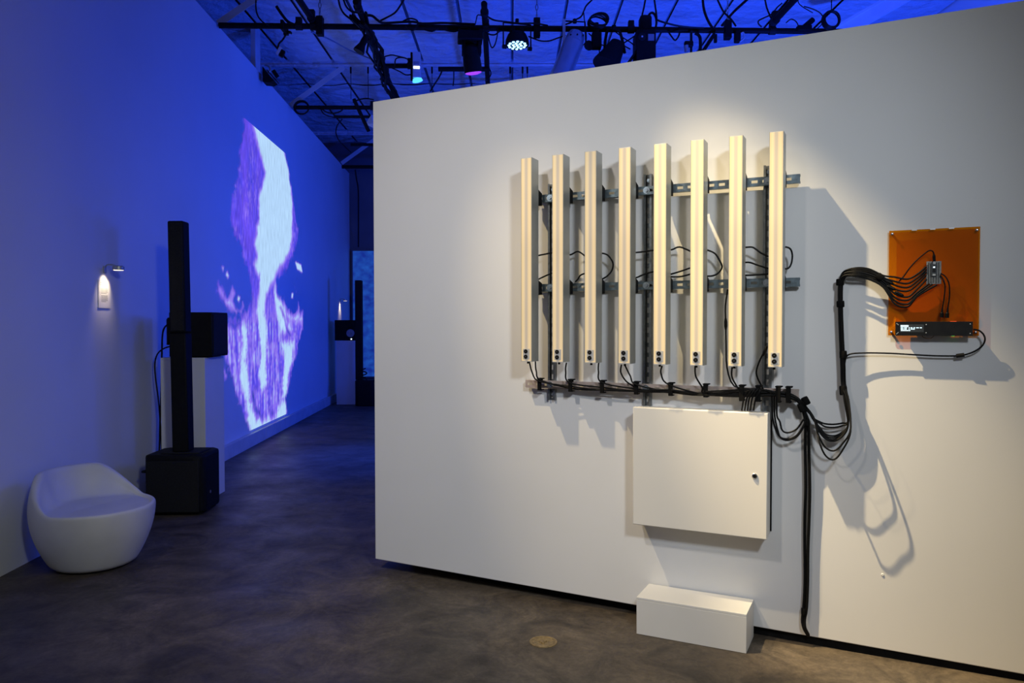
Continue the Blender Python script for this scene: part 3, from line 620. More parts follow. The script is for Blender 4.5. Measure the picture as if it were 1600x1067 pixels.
# USB lead
cableW('usb_lead', [(2.819,1.68,0.05),(2.838,1.702,0.05),(2.862,1.739,0.055),(2.889,1.771,0.055),(2.915,1.795,0.055),(2.934,1.809,0.055),(2.948,1.805,0.052),(2.953,1.786,0.048),(2.954,1.764,0.047)], 0.0028, 'thin black USB lead arching into the top of the circuit board')
a, b = [W(*p) for p in [(2.952,1.794,0.049),(2.954,1.763,0.047)]]
solo('usb_plug', MB().cone((0, 0, 0), (b-a)*0.3, 0.0035, 0.006, 10).cone((b-a)*0.3, b-a, 0.006, 0.006, 10), 'cable', 'black plug at the top of the circuit board', 'connector', loc=a)
# two short leads hanging from the board
for pts, pp, lab in (([(2.977,1.703,0.045),(2.988,1.684,0.05),(2.995,1.654,0.05),(2.992,1.605,0.045),(2.987,1.565,0.04)], [(2.987,1.565,0.04),(2.984,1.524,0.038)], 'left one of two short black leads with plugs hanging from the circuit board'),
                     ([(2.979,1.711,0.047),(2.998,1.694,0.052),(3.01,1.662,0.052),(3.012,1.613,0.045),(3.007,1.564,0.04)], [(3.007,1.564,0.04),(3.004,1.522,0.038)], 'right one of two short black leads with plugs hanging from the circuit board')):
    t = thing('short_lead', W(*pts[0]), 0, lab, 'cable', 'short leads below the circuit board')
    p0 = W(*pts[0])
    part('wire', MB().tube([W(*p)-p0 for p in pts], 0.0028, 7, 4), 'cable', t, smooth=60)
    a, b = W(*pp[0])-p0, W(*pp[1])-p0
    part('plug', MB().cone(a, a+(b-a)*0.45, 0.0035, 0.0048, 10).cone(a+(b-a)*0.45, a+(b-a)*0.55, 0.0048, 0.0078, 10).cone(a+(b-a)*0.55, b, 0.0078, 0.0082, 10), 'cable', t)

# display bar with lit text
dq = [(2.808,1.506,0.056),(3.098,1.506,0.056),(3.098,1.445,0.056),(2.808,1.446,0.056)]
du0, du1 = dq[0][0], dq[1][0]; dv0, dv1 = (dq[2][1]+dq[3][1])/2, (dq[0][1]+dq[1][1])/2
t = thing('display_bar', W(du0, dv0, 0.019), PHI, 'black display bar with small lit white text along the bottom of the orange panel', 'display')
X, Z = du1-du0, dv1-dv0
dz1 = -0.037
part('face_plate', MB().span((0, dz1, 0), (X, dz1+0.004, Z)), 'screen_black', t)
part('back_box', MB().span((0.02, dz1+0.004, 0.008), (X-0.01, -0.0005, Z-0.006)), 'black', t)
def onface(px, py): # pixel of the close-up crop -> local x, z on the bar
    return ((px-222)/(2977-222)*X, Z-(py-300)/(760-300)*Z)
for (x, z) in (onface(300, 380), onface(300, 680)):
    sgn = -1 if z > Z/2 else 1
    q = Matrix.Rotation(sgn*0.75*-1, 3, 'Y')
    part('slotted_mount', MB().box((x, dz1-0.0006, z), (0.012, 0.0012, 0.0032), q), 'alu', t)
for (x, z) in (onface(1342, 400), onface(1342, 665), (X*0.967, Z*0.82), (X*0.967, Z*0.17)):
    part('screw', MB().lathe((x, dz1, z), [(0.0026, 0), (0.0024, 0.001), (0.0, 0.0016)], 10, axis=(0, -1, 0)), 'alu', t)
sc = part('screen', MB().span((onface(395, 0)[0], dz1-0.0004, onface(0, 640)[1]), (onface(1260, 0)[0], dz1, onface(0, 390)[1])), 'pcb_dark', t)
tx = MB()
rows = [(412, 470, [(415, 520), (524, 545), (549, 600), (604, 660), (664, 705)]), (484, 516, [(420, 470), (476, 515), (545, 600), (606, 655), (708, 748), (782, 850), (888, 948), (985, 1045), (1050, 1085), (1118, 1190)]),
        (528, 560, [(420, 505), (522, 545), (560, 640), (708, 748), (782, 850), (856, 935)]), (572, 606, [(425, 480), (486, 550), (556, 610), (616, 690), (700, 772)])]
for y0, y1, segs in rows:
    for x0, x1 in segs:
        a = onface(x0, y0); b = onface(x1, y1)
        tx.span((a[0], dz1-0.0008, b[1]), (b[0], dz1-0.0004, a[1]))
tt = part('screen_text', tx, 'text', sc, smooth=0); tt['kind'] = 'stuff'
part('red_indicator', MB().span((X*0.72, -0.017, Z-0.002), (X*0.80, -0.012, Z+0.0015)), 'led_red', t)
part('green_indicator', MB().span((X*0.74, -0.014, -0.0015), (X*0.78, -0.009, 0.002)), 'led_green', t)
part('wire_loop', MB().tube([(X*0.36, -0.012, 0.004), (X*0.37, -0.013, -0.006), (X*0.42, -0.013, -0.012), (X*0.48, -0.013, -0.010), (X*0.52, -0.012, 0.003)], 0.0014, 6, 4), 'wire_orange', t)

# ---------------------------------------------------------------- floor cleanout cover
t = thing('floor_cleanout', (0.146, 3.58, 0.0), 0.2, 'round dull brass cleanout cover set in the concrete floor', 'floor cover')
part('ring', MB().lathe((0, 0, 0), [(0.066, 0.0), (0.065, 0.003), (0.058, 0.0035), (0.054, 0.002), (0.052, 0.0005)], 32), 'brass', t)
part('lid', MB().lathe((0, 0, 0), [(0.0515, 0.0), (0.050, 0.0018), (0.031, 0.0018), (0.028, 0.0006), (0.020, 0.0006), (0.0, 0.0008)], 32), 'brass', t)
for x, y in ((-0.010, 0.004), (0.010, 0.006), (-0.004, -0.010)):
    part('screw', MB().lathe((x, y, 0.0008), [(0.009, 0), (0.008, 0.003), (0.004, 0.004), (0.0, 0.0035)], 14), 'brass', t)

# ---------------------------------------------------------------- left side: chair, speaker stack
def tub_chair():
    c = Vector((-2.605, 4.75, 0.0))
    t = thing('tub_chair', c, math.radians(158), 'white moulded plastic tub chair with a low wraparound back by the left wall', 'chair')
    N = 72; mb = MB(); vs = []
    def ss(x): x = max(0, min(1, x)); return x*x*(3-2*x)
    seat = 0.372
    rows = []
    def rad(z):     # outer profile
        k = z/0.37
        return 0.222+0.130*math.sin(min(1.0, k)*math.pi/2)**0.85 if k < 1 else 0.352-0.10*((z-0.37)/0.24)**1.8*0.5
    for i in range(N):
        th = 2*math.pi*i/N
        d = abs((th+math.pi) % (2*math.pi)-math.pi)          # 0 = back
        lift = 1-ss((math.degrees(d)-42)/58.0)
        top = seat+0.018+lift*0.205
        col = []
        # outer
        for k in range(15):
            z = 0.004+(top-0.03-0.004)*k/14; r = rad(z)
            if k == 0: r -= 0.012
            col.append((r, z))
        ro = col[-1][0]; thick = 0.030+0.030*lift
        for k in range(1, 6):                                # rounded rim
            a = math.pi*k/6
            col.append((ro-thick/2+math.cos(a)*thick/2, top-0.03+math.sin(a)*(0.03 if lift > .05 else 0.022)))
        ri = ro-thick
        zb = seat+0.012*lift
        for k in range(1, 7):                                # inner wall flowing into the seat
            q = k/6
            z = (top-0.03)*(1-q)+zb*q if top-0.03 > zb else (top-0.03)*(1-q)+(zb-0.004)*q
            col.append((ri-(0.03+0.035*lift)*q**1.6, z))
        r0 = col[-1][0]; z0 = col[-1][1]
        for k in range(1, 6):
            q = k/6; col.append((r0*(1-q), z0*(1-q)+(seat-0.006)*q+0.004*math.sin(math.pi*q)))
        rows.append([Vector((r*math.cos(th), r*math.sin(th), z)) for r, z in col])
    K = len(rows[0])
    for col in rows: vs += col
    fs = [(i*K+k, ((i+1) % N)*K+k, ((i+1) % N)*K+k+1, i*K+k+1) for i in range(N) for k in range(K-1)]
    vs.append(Vector((0, 0, seat-0.006))); ctr = len(vs)-1
    fs += [(i*K+K-1, ((i+1) % N)*K+K-1, ctr) for i in range(N)]
    fs.append(tuple(i*K for i in range(N-1, -1, -1)))
    mb.add(vs, fs)
    o = part('shell', mb, 'plastic_white', t, smooth=75)
    sb = o.modifiers.new('subsurf', 'SUBSURF'); sb.levels = 1; sb.render_levels = 1
    part('foot_ring', MB().lathe((0, 0, 0), [(0.195, 0.0), (0.202, 0.002), (0.202, 0.006), (0.17, 0.006), (0.17, 0.0)], 40), 'black', t)
tub_chair()

# column loudspeaker on its subwoofer
t = thing('column_speaker', (-2.645, 5.95, 0.0), 0.03, 'tall black column loudspeaker on a black subwoofer by the left wall', 'speaker', 'column loudspeakers on subwoofers')
pf = lambda a, b, c, d, ch: [(a+ch, b), (c-ch, b), (c, b+ch), (c, d-ch), (c-ch, d), (a+ch, d), (a, d-ch), (a, b+ch)]
part('subwoofer', MB().prism(pf(-0.235, 0.0, 0.235, 0.42, 0.05), 2, 0.012, 0.475), 'black', t, bevel=0.025)
part('grille', MB().prism([(-0.20, 0.03), (0.20, 0.03), (0.20, 0.43), (-0.20, 0.43)], 1, -0.006, 0.004), 'black_rough', t, bevel=0.006)
part('top_plate', MB().box((0.03, 0.20, 0.479), (0.30, 0.26, 0.012)), 'black_rough', t, bevel=0.004)
part('carry_handle', MB().tube([(-0.233, 0.10, 0.33), (-0.275, 0.10, 0.33), (-0.275, 0.17, 0.325), (-0.233, 0.17, 0.325)], 0.010, 8, 3), 'black', t)
part('side_port', MB().cyl((0.234, 0.15, 0.16), (0.238, 0.15, 0.16), 0.014, 14), 'chrome', t)
for x in (-0.18, 0.18):
    for y in (0.06, 0.36):
        part('foot', MB().cone((x, y, 0.0), (x, y, 0.014), 0.022, 0.025, 12), 'black_rough', t)
R = Matrix.Rotation(-0.011, 3, 'Y')
cx = 0.022
part('lower_column', MB().box(Vector((cx, 0.16, 0.485))+R @ Vector((0, 0, 0.47)), (0.128, 0.13, 0.94), R), 'black', t, bevel=0.012)
part('upper_column', MB().box(Vector((cx, 0.16, 0.485))+R @ Vector((0, 0, 0.945+0.44)), (0.126, 0.125, 0.88), R), 'black', t, bevel=0.012)
part('column_grille', MB().box(Vector((cx, 0.095, 0.485))+R @ Vector((0, 0, 1.385)), (0.104, 0.012, 0.85), R), 'black_rough', t, bevel=0.004)

def plinth(x0, y0, wx, dy, h, label, rz=0.0):
    t = thing('plinth', (x0, y0, 0.0), rz, label, 'plinth', 'white plinths under the speakers')
    part('carcass', MB().span((0, 0, 0.0), (wx, dy, h-0.019)), 'box_white', t, bevel=0.002)
    part('top_board', MB().span((0, 0, h-0.0188), (wx, dy, h)), 'box_white', t, bevel=0.002)
    return t
plinth(-2.945, 6.42, 0.372, 0.42, 1.215, 'white plinth behind the tall column loudspeaker by the left wall')
plinth(-3.255, 14.2, 0.372, 0.40, 1.186, 'white plinth far down the left wall at the end of the kick board')

def powered_speaker(loc, w, d, h, label, rz, face):
    t = thing('powered_speaker', loc, rz, label, 'speaker', 'black box speakers on plinths')
    part('enclosure', MB().span((0, 0, 0), (w, d, h)), 'black', t, bevel=0.008)
    if face == 'side':
        am = part('amplifier_plate', MB().span((-0.022, 0.02, 0.10), (0.055, 0.0, 0.32)).span((-0.024, 0.02, 0.12), (-0.0005, 0.18, 0.33)), 'black_rough', t, bevel=0.006)
        part('volume_knob', MB().cyl((0.036, 0.0, 0.175), (0.036, -0.018, 0.175), 0.008, 12), 'chrome', am)
        part('signal_light', MB().cyl((0.03, 0.0, 0.06), (0.03, -0.003, 0.06), 0.006, 10), 'alu', t)
        part('baffle', MB().span((w, 0.02, 0.02), (w+0.006, d-0.02, h-0.02)), 'black_rough', t)
        part('foot_pad', MB().span((0.02, 0.03, -0.006), (w-0.06, d-0.03, -0.0005)), 'black_rough', t)
    else:
        part('woofer', MB().lathe((w*0.68, -0.002, h*0.36), [(0.075, 0.0), (0.07, 0.004), (0.06, -0.002), (0.028, -0.004), (0.02, 0.004), (0.0, 0.007)], 24, axis=(0, -1, 0)), 'cone', t)
        part('tweeter', MB().lathe((w*0.68, -0.002, h*0.74), [(0.025, 0.0), (0.022, 0.003), (0.0, 0.006)], 16, axis=(0, -1, 0)), 'black_rough', t)
        part('power_light', MB().cyl((w*0.72, 0.0, h*0.07), (w*0.72, -0.005, h*0.07), 0.012, 10), 'led_white', t)
    return t
powered_speaker((-2.880, 6.44, 1.222), 0.362, 0.36, 0.375, 'black box speaker with a side amplifier on the plinth behind the tall column', 0.0, 'side')
powered_speaker((-3.283, 14.2, 1.187), 0.43, 0.36, 0.378, 'black box speaker with a pale round cone on the far plinth', 0.0, 'front')
# leads down behind the near plinth
cable('speaker_lead', [(-2.916,6.5,1.494),(-2.953,6.52,1.467),(-2.974,6.53,1.412),(-2.981,6.53,1.287),(-2.99,6.53,0.987),(-3.0,6.52,0.66),(-2.999,6.5,0.444),(-3.003,6.48,0.229),(-2.999,6.45,-0.091)], 0.007, 'black lead hanging straight down beside the plinth from the box speaker', group='leads from the box speaker')
cable('speaker_lead', [(-2.87,6.44,1.311),(-2.938,6.46,1.289),(-3.006,6.5,1.244),(-3.038,6.52,1.162),(-3.034,6.52,1.042),(-3.014,6.52,0.878),(-3.0,6.52,0.687),(-2.982,6.5,0.499),(-2.971,6.47,0.231),(-2.978,6.44,-0.088)], 0.006, 'black lead bulging to the left of the plinth from the box speaker', group='leads from the box speaker')
# multi-socket on the floor between chair and subwoofer
q = [(-3.39,6.727,0.0),(-3.389,6.909,0.0)]
t = thing('power_strip', (q[0][0], q[0][1]+0.05, 0.0), 0.35, 'low dark power strip on the floor between the chair and the subwoofer', 'power strip')
part('casing', MB().span((-0.12, -0.03, 0), (0.12, 0.03, 0.045)), 'black', t, bevel=0.006)
part('plug', MB().span((0.03, -0.02, 0.0455), (0.08, 0.02, 0.09)), 'alu', t, bevel=0.006)

# far column speaker on subwoofer
t = thing('column_speaker', (-2.80, 13.9, 0.0), 0.0, 'distant black column loudspeaker beside the far plinth in front of the blue screen', 'speaker', 'column loudspeakers on subwoofers')
part('subwoofer', MB().prism(pf(-0.06, 0.0, 0.30, 0.42, 0.05), 2, 0.0, 0.47), 'black', t, bevel=0.02)
part('column', MB().box((0.0, 0.15, 1.38), (0.125, 0.12, 1.82)), 'black', t, bevel=0.012)
part('cable_coil', MB().tube([(0.09+0.05*math.cos(a*0.7), 0.12+0.08*math.sin(a*0.7), 0.48+0.012*a) for a in range(18)], 0.012, 6, 2), 'cable', t)

# wall label with its clip lamp
def wall_label(s, z, lab_label, lamp_label, power):
    p = LW(s, z, 0.0)
    t = thing('wall_label', p, -LPHI, lab_label, 'label', 'wall labels on the left wall')
    part('card', MB().span((0.0005, -0.09, -0.105), (0.006, 0.09, 0.105)), 'paper', t)
    ln = MB()
    for (y0, y1, zz) in ((-0.06, -0.02, 0.085), (-0.06, -0.035, 0.068), (-0.05, 0.045, 0.040), (-0.05, 0.05, 0.031), (-0.05, 0.048, 0.022), (-0.05, 0.05, 0.013), (-0.05, 0.03, 0.004), (-0.05, 0.05, -0.012), (-0.05, 0.047, -0.021), (-0.05, 0.05, -0.030), (-0.05, 0.049, -0.039), (-0.05, 0.05, -0.048), (-0.05, 0.02, -0.057)):
        ln.span((0.006, y0, zz-0.0022), (0.0063, y1, zz+0.0022))
    k = part('printed_lines', ln, 'ink', t, smooth=0); k['kind'] = 'stuff'
    return t
def clip_lamp(s, z, label, power):
    p = LW(s, z, 0.0)
    t = thing('clip_lamp', p, -LPHI, label, 'lamp', 'small lamps over the wall labels')
    part('wall_plate', MB().span((0.0005, -0.02, -0.05), (0.008, 0.02, 0.0)), 'alu', t, bevel=0.002)
    part('arm', MB().tube([(0.005, 0, -0.01), (0.02, 0, 0.012), (0.06, 0, 0.012), (0.09, 0, 0.004)], 0.005, 8, 4), 'alu', t)
    part('lamp_head', MB().lathe((0.105, 0, -0.028), [(0.036, 0.0), (0.042, 0.004), (0.042, 0.026), (0.030, 0.034), (0.0, 0.036)], 20), 'alu', t)
    part('lens', MB().lathe((0.105, 0, -0.030), [(0.0, 0.0), (0.034, 0.0), (0.036, 0.002)], 20), 'lamp_lens', t)
    spot('clip_lamp_light', LW(s-0.01, z-0.045, 0.080), LW(s-0.015, z-0.17, 0.0), power, (1.0, 0.80, 0.50), 84, 1.0, 0.02)
wall_label(5.815, 1.725, 'small white text label on the left wall under the near clip lamp', '', 0)
clip_lamp(5.83, 1.935, 'small silver clip lamp lighting the near label on the left wall', 4.6)
clip_lamp(15.45, 1.985, 'tiny distant silver lamp on the left wall above the far box speaker', 6.0)

# blue picture screen on the end wall
t = thing('wall_screen', (-3.45, 16.57, 0.33), 0.0, 'tall pale screen with a mottled blue picture at the far end of the passage', 'screen')
def make_screen_mat():
    m = mat('mottled_blue_picture', (0.02, 0.05, 0.12), 0.5)
    n, l = nodes_of(m); b = n['Principled BSDF']
    tc = n.new('ShaderNodeTexCoord'); mp = n.new('ShaderNodeMapping'); mp.inputs['Scale'].default_value = (2.2, 1, 2.6)
    l.new(tc.outputs['Object'], mp.inputs[0])
    t1 = n.new('ShaderNodeTexNoise'); t1.inputs['Scale'].default_value = 3.0; t1.inputs['Detail'].default_value = 9; l.new(mp.outputs[0], t1.inputs['Vector'])
    r = n.new('ShaderNodeValToRGB'); e = r.color_ramp.elements
    e[0].position = 0.35; e[0].color = (0.008, 0.030, 0.30, 1); e[1].position = 0.8; e[1].color = (0.02, 0.13, 0.60, 1)
    l.new(t1.outputs['Fac'], r.inputs[0]); l.new(r.outputs[0], b.inputs['Emission Color']); b.inputs['Emission Strength'].default_value = 0.7
    return m
M['picture'] = make_screen_mat()
part('frame', MB().span((0, -0.04, 0), (1.75, 0.02, 2.76)), 'dark_wall', t)
part('picture', MB().span((0.03, -0.046, 0.03), (1.72, -0.0405, 2.73)), 'picture', t, smooth=0)

# ---------------------------------------------------------------- projected picture on the left wall, its light put into a glowing sheet
def projection():
    OUT = [[(9.29,4.072),(9.917,4.2),(11.13,4.272),(11.163,4.047),(11.342,3.878),(11.545,3.599),(11.776,3.23),(12.017,2.874),(11.756,2.597),(11.261,2.289),(10.791,2.117),(10.686,2.073),(10.803,1.903),(11.244,1.735),(11.725,1.607),(12.253,1.583),(12.248,1.44),(11.88,1.08),(11.545,0.821),(11.366,0.591),(11.152,0.398),(11.222,0.021),(10.651,0.021),(10.034,0.012),(9.501,0.047),(9.242,0.348),(9.008,0.547),(8.819,0.774),(8.579,1.036),(8.419,1.243),(8.31,1.441),(8.258,1.596),(8.474,1.539),(8.716,1.56),(9.107,1.616),(9.463,1.742),(9.514,1.966),(9.452,2.107),(9.387,2.114),(9.184,2.358),(8.903,2.539),(8.72,2.741),(8.82,2.961),(9.008,3.243),(9.151,3.568),(9.255,3.827)]]
    HORN = [[(8.325,1.967),(8.288,1.848),(8.422,1.755),(8.657,1.641),(8.973,1.593),(8.962,1.667),(8.848,1.768),(8.928,1.854),(8.841,1.954),(8.778,1.975),(8.7,1.855),(8.589,1.821),(8.456,1.915)],
            [(9.147,1.824),(9.261,1.694),(9.176,1.623),(8.974,1.635),(8.923,1.666),(9.109,1.691)],
            [(11.739,2.052),(11.963,1.889),(11.865,1.72),(11.615,1.655),(11.316,1.71),(11.096,1.867),(10.896,1.804),(10.989,1.627),(11.394,1.498),(12.248,1.44),(12.258,1.756),(12.05,1.667),(11.986,1.862)],
            [(8.461,1.082),(8.412,1.006),(8.525,0.839),(8.605,0.914)]]
    SPK = [[(8.462,2.123),(8.49,2.075),(8.515,2.127)], [(8.621,2.094),(8.584,2.042),(8.631,2.004),(8.681,2.048)], [(11.751,2.446),(11.884,2.332),(12.239,2.314),(12.158,2.436)], [(11.538,1.97),(11.513,1.888),(11.6,1.883),(11.625,1.96)], [(8.993,1.836),(8.979,1.783),(9.031,1.752),(9.073,1.817)]]
    BAND = [[(9.723,4.192),(11.089,4.262),(11.142,4.03),(11.341,3.864),(11.533,3.57),(11.631,3.209),(11.561,2.714),(11.427,2.567),(11.111,2.382),(10.718,2.201),(10.53,2.065),(10.218,1.905),(10.175,1.903),(10.084,1.664),(10.201,1.355),(10.106,1.001),(10.182,0.71),(9.93,0.636),(9.816,0.831),(9.903,1.08),(9.834,1.429),(9.724,1.658),(9.848,1.89),(9.894,2.123),(9.815,2.119),(9.626,2.242),(9.783,2.345),(9.673,2.516),(9.877,2.86),(9.885,3.137),(10.18,3.469),(9.966,3.705),(9.766,3.865),(9.62,4.052)],
            [(9.138,1.499),(9.2,1.262),(9.057,1.053),(9.018,0.864),(9.249,0.565),(9.349,0.357),(9.242,0.348),(9.561,0.038),(10.034,0.012),(10.651,0.021),(11.202,0.024),(11.131,0.4),(10.853,0.402),(10.564,0.208),(10.042,0.248),(9.645,0.32),(9.391,0.551),(9.364,0.862),(9.228,1.044),(9.34,1.258),(9.276,1.477)],
            [(10.976,1.215),(11.602,1.226),(11.484,0.932),(11.286,0.73),(11.204,0.419),(10.952,0.444),(11.011,0.749),(11.068,0.979)],
            [(10.623,2.119),(10.709,1.924),(11.091,1.732),(11.392,1.418),(11.08,1.368),(10.699,1.598),(10.569,1.869)]]
    DARK = [[(9.419,0.769),(9.516,0.538),(9.723,0.334),(10.0,0.241),(9.978,0.327),(9.726,0.448),(9.616,0.618)], [(10.256,0.342),(10.341,0.259),(10.521,0.275),(10.459,0.331)], [(10.846,1.727),(11.087,1.576),(11.183,1.419),(11.387,1.284),(11.496,1.336),(11.186,1.524),(11.011,1.704)], [(8.475,1.578),(8.652,1.458),(9.035,1.456),(9.106,1.563),(8.841,1.52)],
            [(9.333,3.414),(9.435,3.26),(9.595,3.211),(9.644,3.321),(9.508,3.251),(9.401,3.319)]]
    S0, S1, Z0, Z1 = 8.12, 12.75, 0.185, 3.975
    ns, nz = 150, 300
    s = np.linspace(S0, S1, ns+1); z = np.linspace(Z0, Z1, nz+1)
    SS, ZZ = np.meshgrid(s, z)
    rng = np.random.default_rng(3)
    def vnoise(fs, fz, seed):
        r = np.random.default_rng(seed); g = r.random((int((Z1-Z0)*fz)+3, int((S1-S0)*fs)+3))
        a = (SS-S0)*fs; b = (ZZ-Z0)*fz; i = a.astype(int); j = b.astype(int); u = a-i; v = b-j
        u = u*u*(3-2*u); v = v*v*(3-2*v)
        return g[j, i]*(1-u)*(1-v)+g[j, i+1]*u*(1-v)+g[j+1, i]*(1-u)*v+g[j+1, i+1]*u*v
    wob = (vnoise(6, 9, 1)-0.5)*0.07+(vnoise(18, 24, 2)-0.5)*0.05
    wz = (vnoise(9, 5, 4)-0.5)*0.06+(vnoise(30, 8, 5)-0.5)*0.05
    def sdf(poly, wb=1.0):
        P = np.array(poly); X = SS+wob*wb; Y = ZZ+wz*wb
        ins = np.zeros(X.shape, bool); dist = np.full(X.shape, 9.0)
        for k in range(len(P)):
            x0, y0 = P[k-1]; x1, y1 = P[k]
            c = ((y0 > Y) != (y1 > Y)) & (X < (x1-x0)*(Y-y0)/((y1-y0) if y1 != y0 else 1e-9)+x0)
            ins ^= c
            dx, dy = x1-x0, y1-y0
            t_ = np.clip(((X-x0)*dx+(Y-y0)*dy)/(dx*dx+dy*dy+1e-12), 0, 1)
            dist = np.minimum(dist, np.hypot(X-x0-t_*dx, Y-y0-t_*dy))
        return np.where(ins, dist, -dist)
    sm = lambda d, a, b: np.clip((d-a)/(b-a), 0, 1)
    body = np.zeros(SS.shape)
    for p in OUT: body = np.maximum(body, sm(sdf(p), -0.03, 0.08))
    for p in HORN: body = np.maximum(body, sm(sdf(p, 0.5), -0.03, 0.08))
    for p in SPK: body = np.maximum(body, sm(sdf(p, 0.2), -0.03, 0.03))
    band = np.zeros(SS.shape)
    for p in BAND: band = np.maximum(band, sm(sdf(p, 0.8), -0.06, 0.09))
    for p in HORN: band = np.maximum(band, 0.55*sm(sdf(p, 0.5), 0.0, 0.12))
    for p in SPK: band = np.maximum(band, 0.8*sm(sdf(p, 0.2), -0.02, 0.02))
    streak = 0.5*vnoise(26, 3.2, 11)+0.3*vnoise(52, 7, 12)+0.2*vnoise(30, 26, 13)
    low = np.clip((1.95-ZZ)/0.5, 0, 1)                      # the lower half is streaky throughout
    band = np.clip(band*(1.25-0.7*low*(streak > 0.56))*(0.75+0.5*streak) + low*body*np.clip((streak-0.40)*3.4, 0, 1)*0.72, 0, 1)
    dark = np.zeros(SS.shape)
    for p in DARK: dark = np.maximum(dark, 0.85*sm(sdf(p, 0.5), -0.04, 0.05))
    body *= (1-0.75*dark); band *= (1-dark)
    violet = np.array([0.16, 0.085, 0.92]); blue = np.array([0.075, 0.065, 0.80]); white = np.array([0.47, 0.70, 1.0]); lav = np.array([0.30, 0.20, 0.93])
    mixv = np.clip(vnoise(5, 3, 21)*0.9+0.35*streak-0.15, 0, 1)[..., None]
    col = blue*(1-mixv)+violet*mixv
    wisp = np.clip((0.55*vnoise(34, 9, 41)+0.45*vnoise(60, 22, 42)-0.52)*4.5, 0, 1)*np.clip(vnoise(4, 3, 43)*1.6-0.25, 0, 1)
    col = col*(1-0.65*wisp[..., None])+lav*0.65*wisp[..., None]
    col *= (0.78+0.42*vnoise(44, 12, 44))[..., None]
    b = band[..., None]
    col = np.where(b < 0.5, col*(1-2*b)+lav*2*b, lav*(2-2*b)+white*(2*b-1))
    cut = (vnoise(14, 10, 31)*0.5+vnoise(40, 16, 32)*0.5)
    rag = np.clip((vnoise(36, 14, 51)*0.6+vnoise(70, 30, 52)*0.4-0.42)*5, 0, 1)
    alpha = np.clip(body*1.2-0.30*(cut > 0.58)*(1-band)-0.75*rag*(1-np.clip(body*1.1-0.1, 0, 1))*(1-band), 0, 1)
    # keep faces where the picture is lit
    idx = -np.ones(SS.shape, int); verts = []; faces = []; rgba = []
    lit = alpha > 0.02
    for j in range(nz):
        for i in range(ns):
            if lit[j, i] or lit[j, i+1] or lit[j+1, i] or lit[j+1, i+1]:
                f = []
                for (jj, ii) in ((j, i), (j, i+1), (j+1, i+1), (j+1, i)):
                    if idx[jj, ii] < 0:
                        idx[jj, ii] = len(verts); verts.append((0.004, s[ii], z[jj])); c = col[jj, ii]; rgba.append((c[0], c[1], c[2], alpha[jj, ii]))
                    f.append(int(idx[jj, ii]))
                faces.append(tuple(f))
    me = bpy.data.meshes.new('projected_face'); me.from_pydata(verts, [], faces); me.update()
    at = me.color_attributes.new('light', 'FLOAT_COLOR', 'POINT')
    at.data.foreach_set('color', np.array(rgba, dtype=np.float32).ravel())
    m = bpy.data.materials.new('projected_picture_light'); m.use_nodes = True
    n, l = nodes_of(m)
    for x in list(n):
        if x.type != 'OUTPUT_MATERIAL': n.remove(x)
    out = [x for x in n if x.type == 'OUTPUT_MATERIAL'][0]
    av = n.new('ShaderNodeVertexColor'); av.layer_name = 'light'
    tc = n.new('ShaderNodeTexCoord'); mp = n.new('ShaderNodeMapping'); mp.inputs['Scale'].default_value = (1, 40, 5)
    l.new(tc.outputs['Object'], mp.inputs[0])
    t1 = n.new('ShaderNodeTexNoise'); t1.inputs['Scale'].default_value = 1.0; t1.inputs['Detail'].default_value = 6; l.new(mp.outputs[0], t1.inputs['Vector'])
    mr = n.new('ShaderNodeMapRange'); mr.inputs[1].default_value = 0.3; mr.inputs[2].default_value = 0.62; mr.inputs[3].default_value = 0.80; mr.inputs[4].default_value = 1.06
    l.new(t1.outputs['Fac'], mr.inputs[0])
    em = n.new('ShaderNodeEmission'); l.new(av.outputs['Color'], em.inputs[0]); l.new(mr.outputs[0], em.inputs[1])
    tr = n.new('ShaderNodeBsdfTransparent'); mx = n.new('ShaderNodeMixShader')
    l.new(av.outputs['Alpha'], mx.inputs[0]); l.new(tr.outputs[0], mx.inputs[1]); l.new(em.outputs[0], mx.inputs[2]); l.new(mx.outputs[0], out.inputs[0])
    me.materials.append(m)
    o = link('projected_picture', me, None, LO, -LPHI)
    tag(o, 'glowing violet and white face picture projected tall on the left wall', 'projection')
projection()

# ---------------------------------------------------------------- lighting grid
def pipe(a, b, r, label, extras=()):
    a = Vector(a); b = Vector(b)
    t = thing('grid_pipe', a, 0, label, 'pipe', 'black pipes of the lighting grid')
    part('pipe', MB().cyl((0, 0, 0), b-a, r, 14), 'black', t)
    d = (b-a).normalized()
    for q in extras:
        c = (b-a)*q
        x = d.orthogonal().normalized(); y = d.cross(x)
        mb = MB().cyl(c-d*0.035, c+d*0.035, r+0.012, 12).box(c+Vector((0, 0, r+0.03)), (0.06, 0.06, 0.06))
        part('clamp', mb, 'black_rough', t)
    return t
GZ = 4.73
pipe((-3.17, 8.39, GZ), (4.3, 8.60, GZ), 0.031, 'long black grid pipe across the top of the view, fitted with stage lights', (0.115, 0.136, 0.208, 0.387, 0.6, 0.81))
pipe((-3.25, 11.55, GZ), (0.4, 11.57, GZ), 0.030, 'second black grid pipe, reaching the left wall above the projection', (0.32, 0.36))
pipe((-3.50, 15.75, 4.70), (0.4, 15.8, 4.70), 0.035, 'farthest black grid pipe by the dark end wall')
pipe((-2.19, 3.0, 4.80), (-2.165, 8.42, 4.80), 0.034, 'black grid pipe running overhead to the cross pipe near the left wall', (0.995,))
pipe((-1.60, 7.95, 4.80), (-1.80, 15.0, 4.80), 0.032, 'black grid pipe wrapped in cables, ending above the cross pipe', (0.02, 0.33))
pipe((-0.285, 8.0, 4.80), (-0.36, 12.5, 4.80), 0.032, 'black grid pipe with a free end above the moving head light', (0.05,))
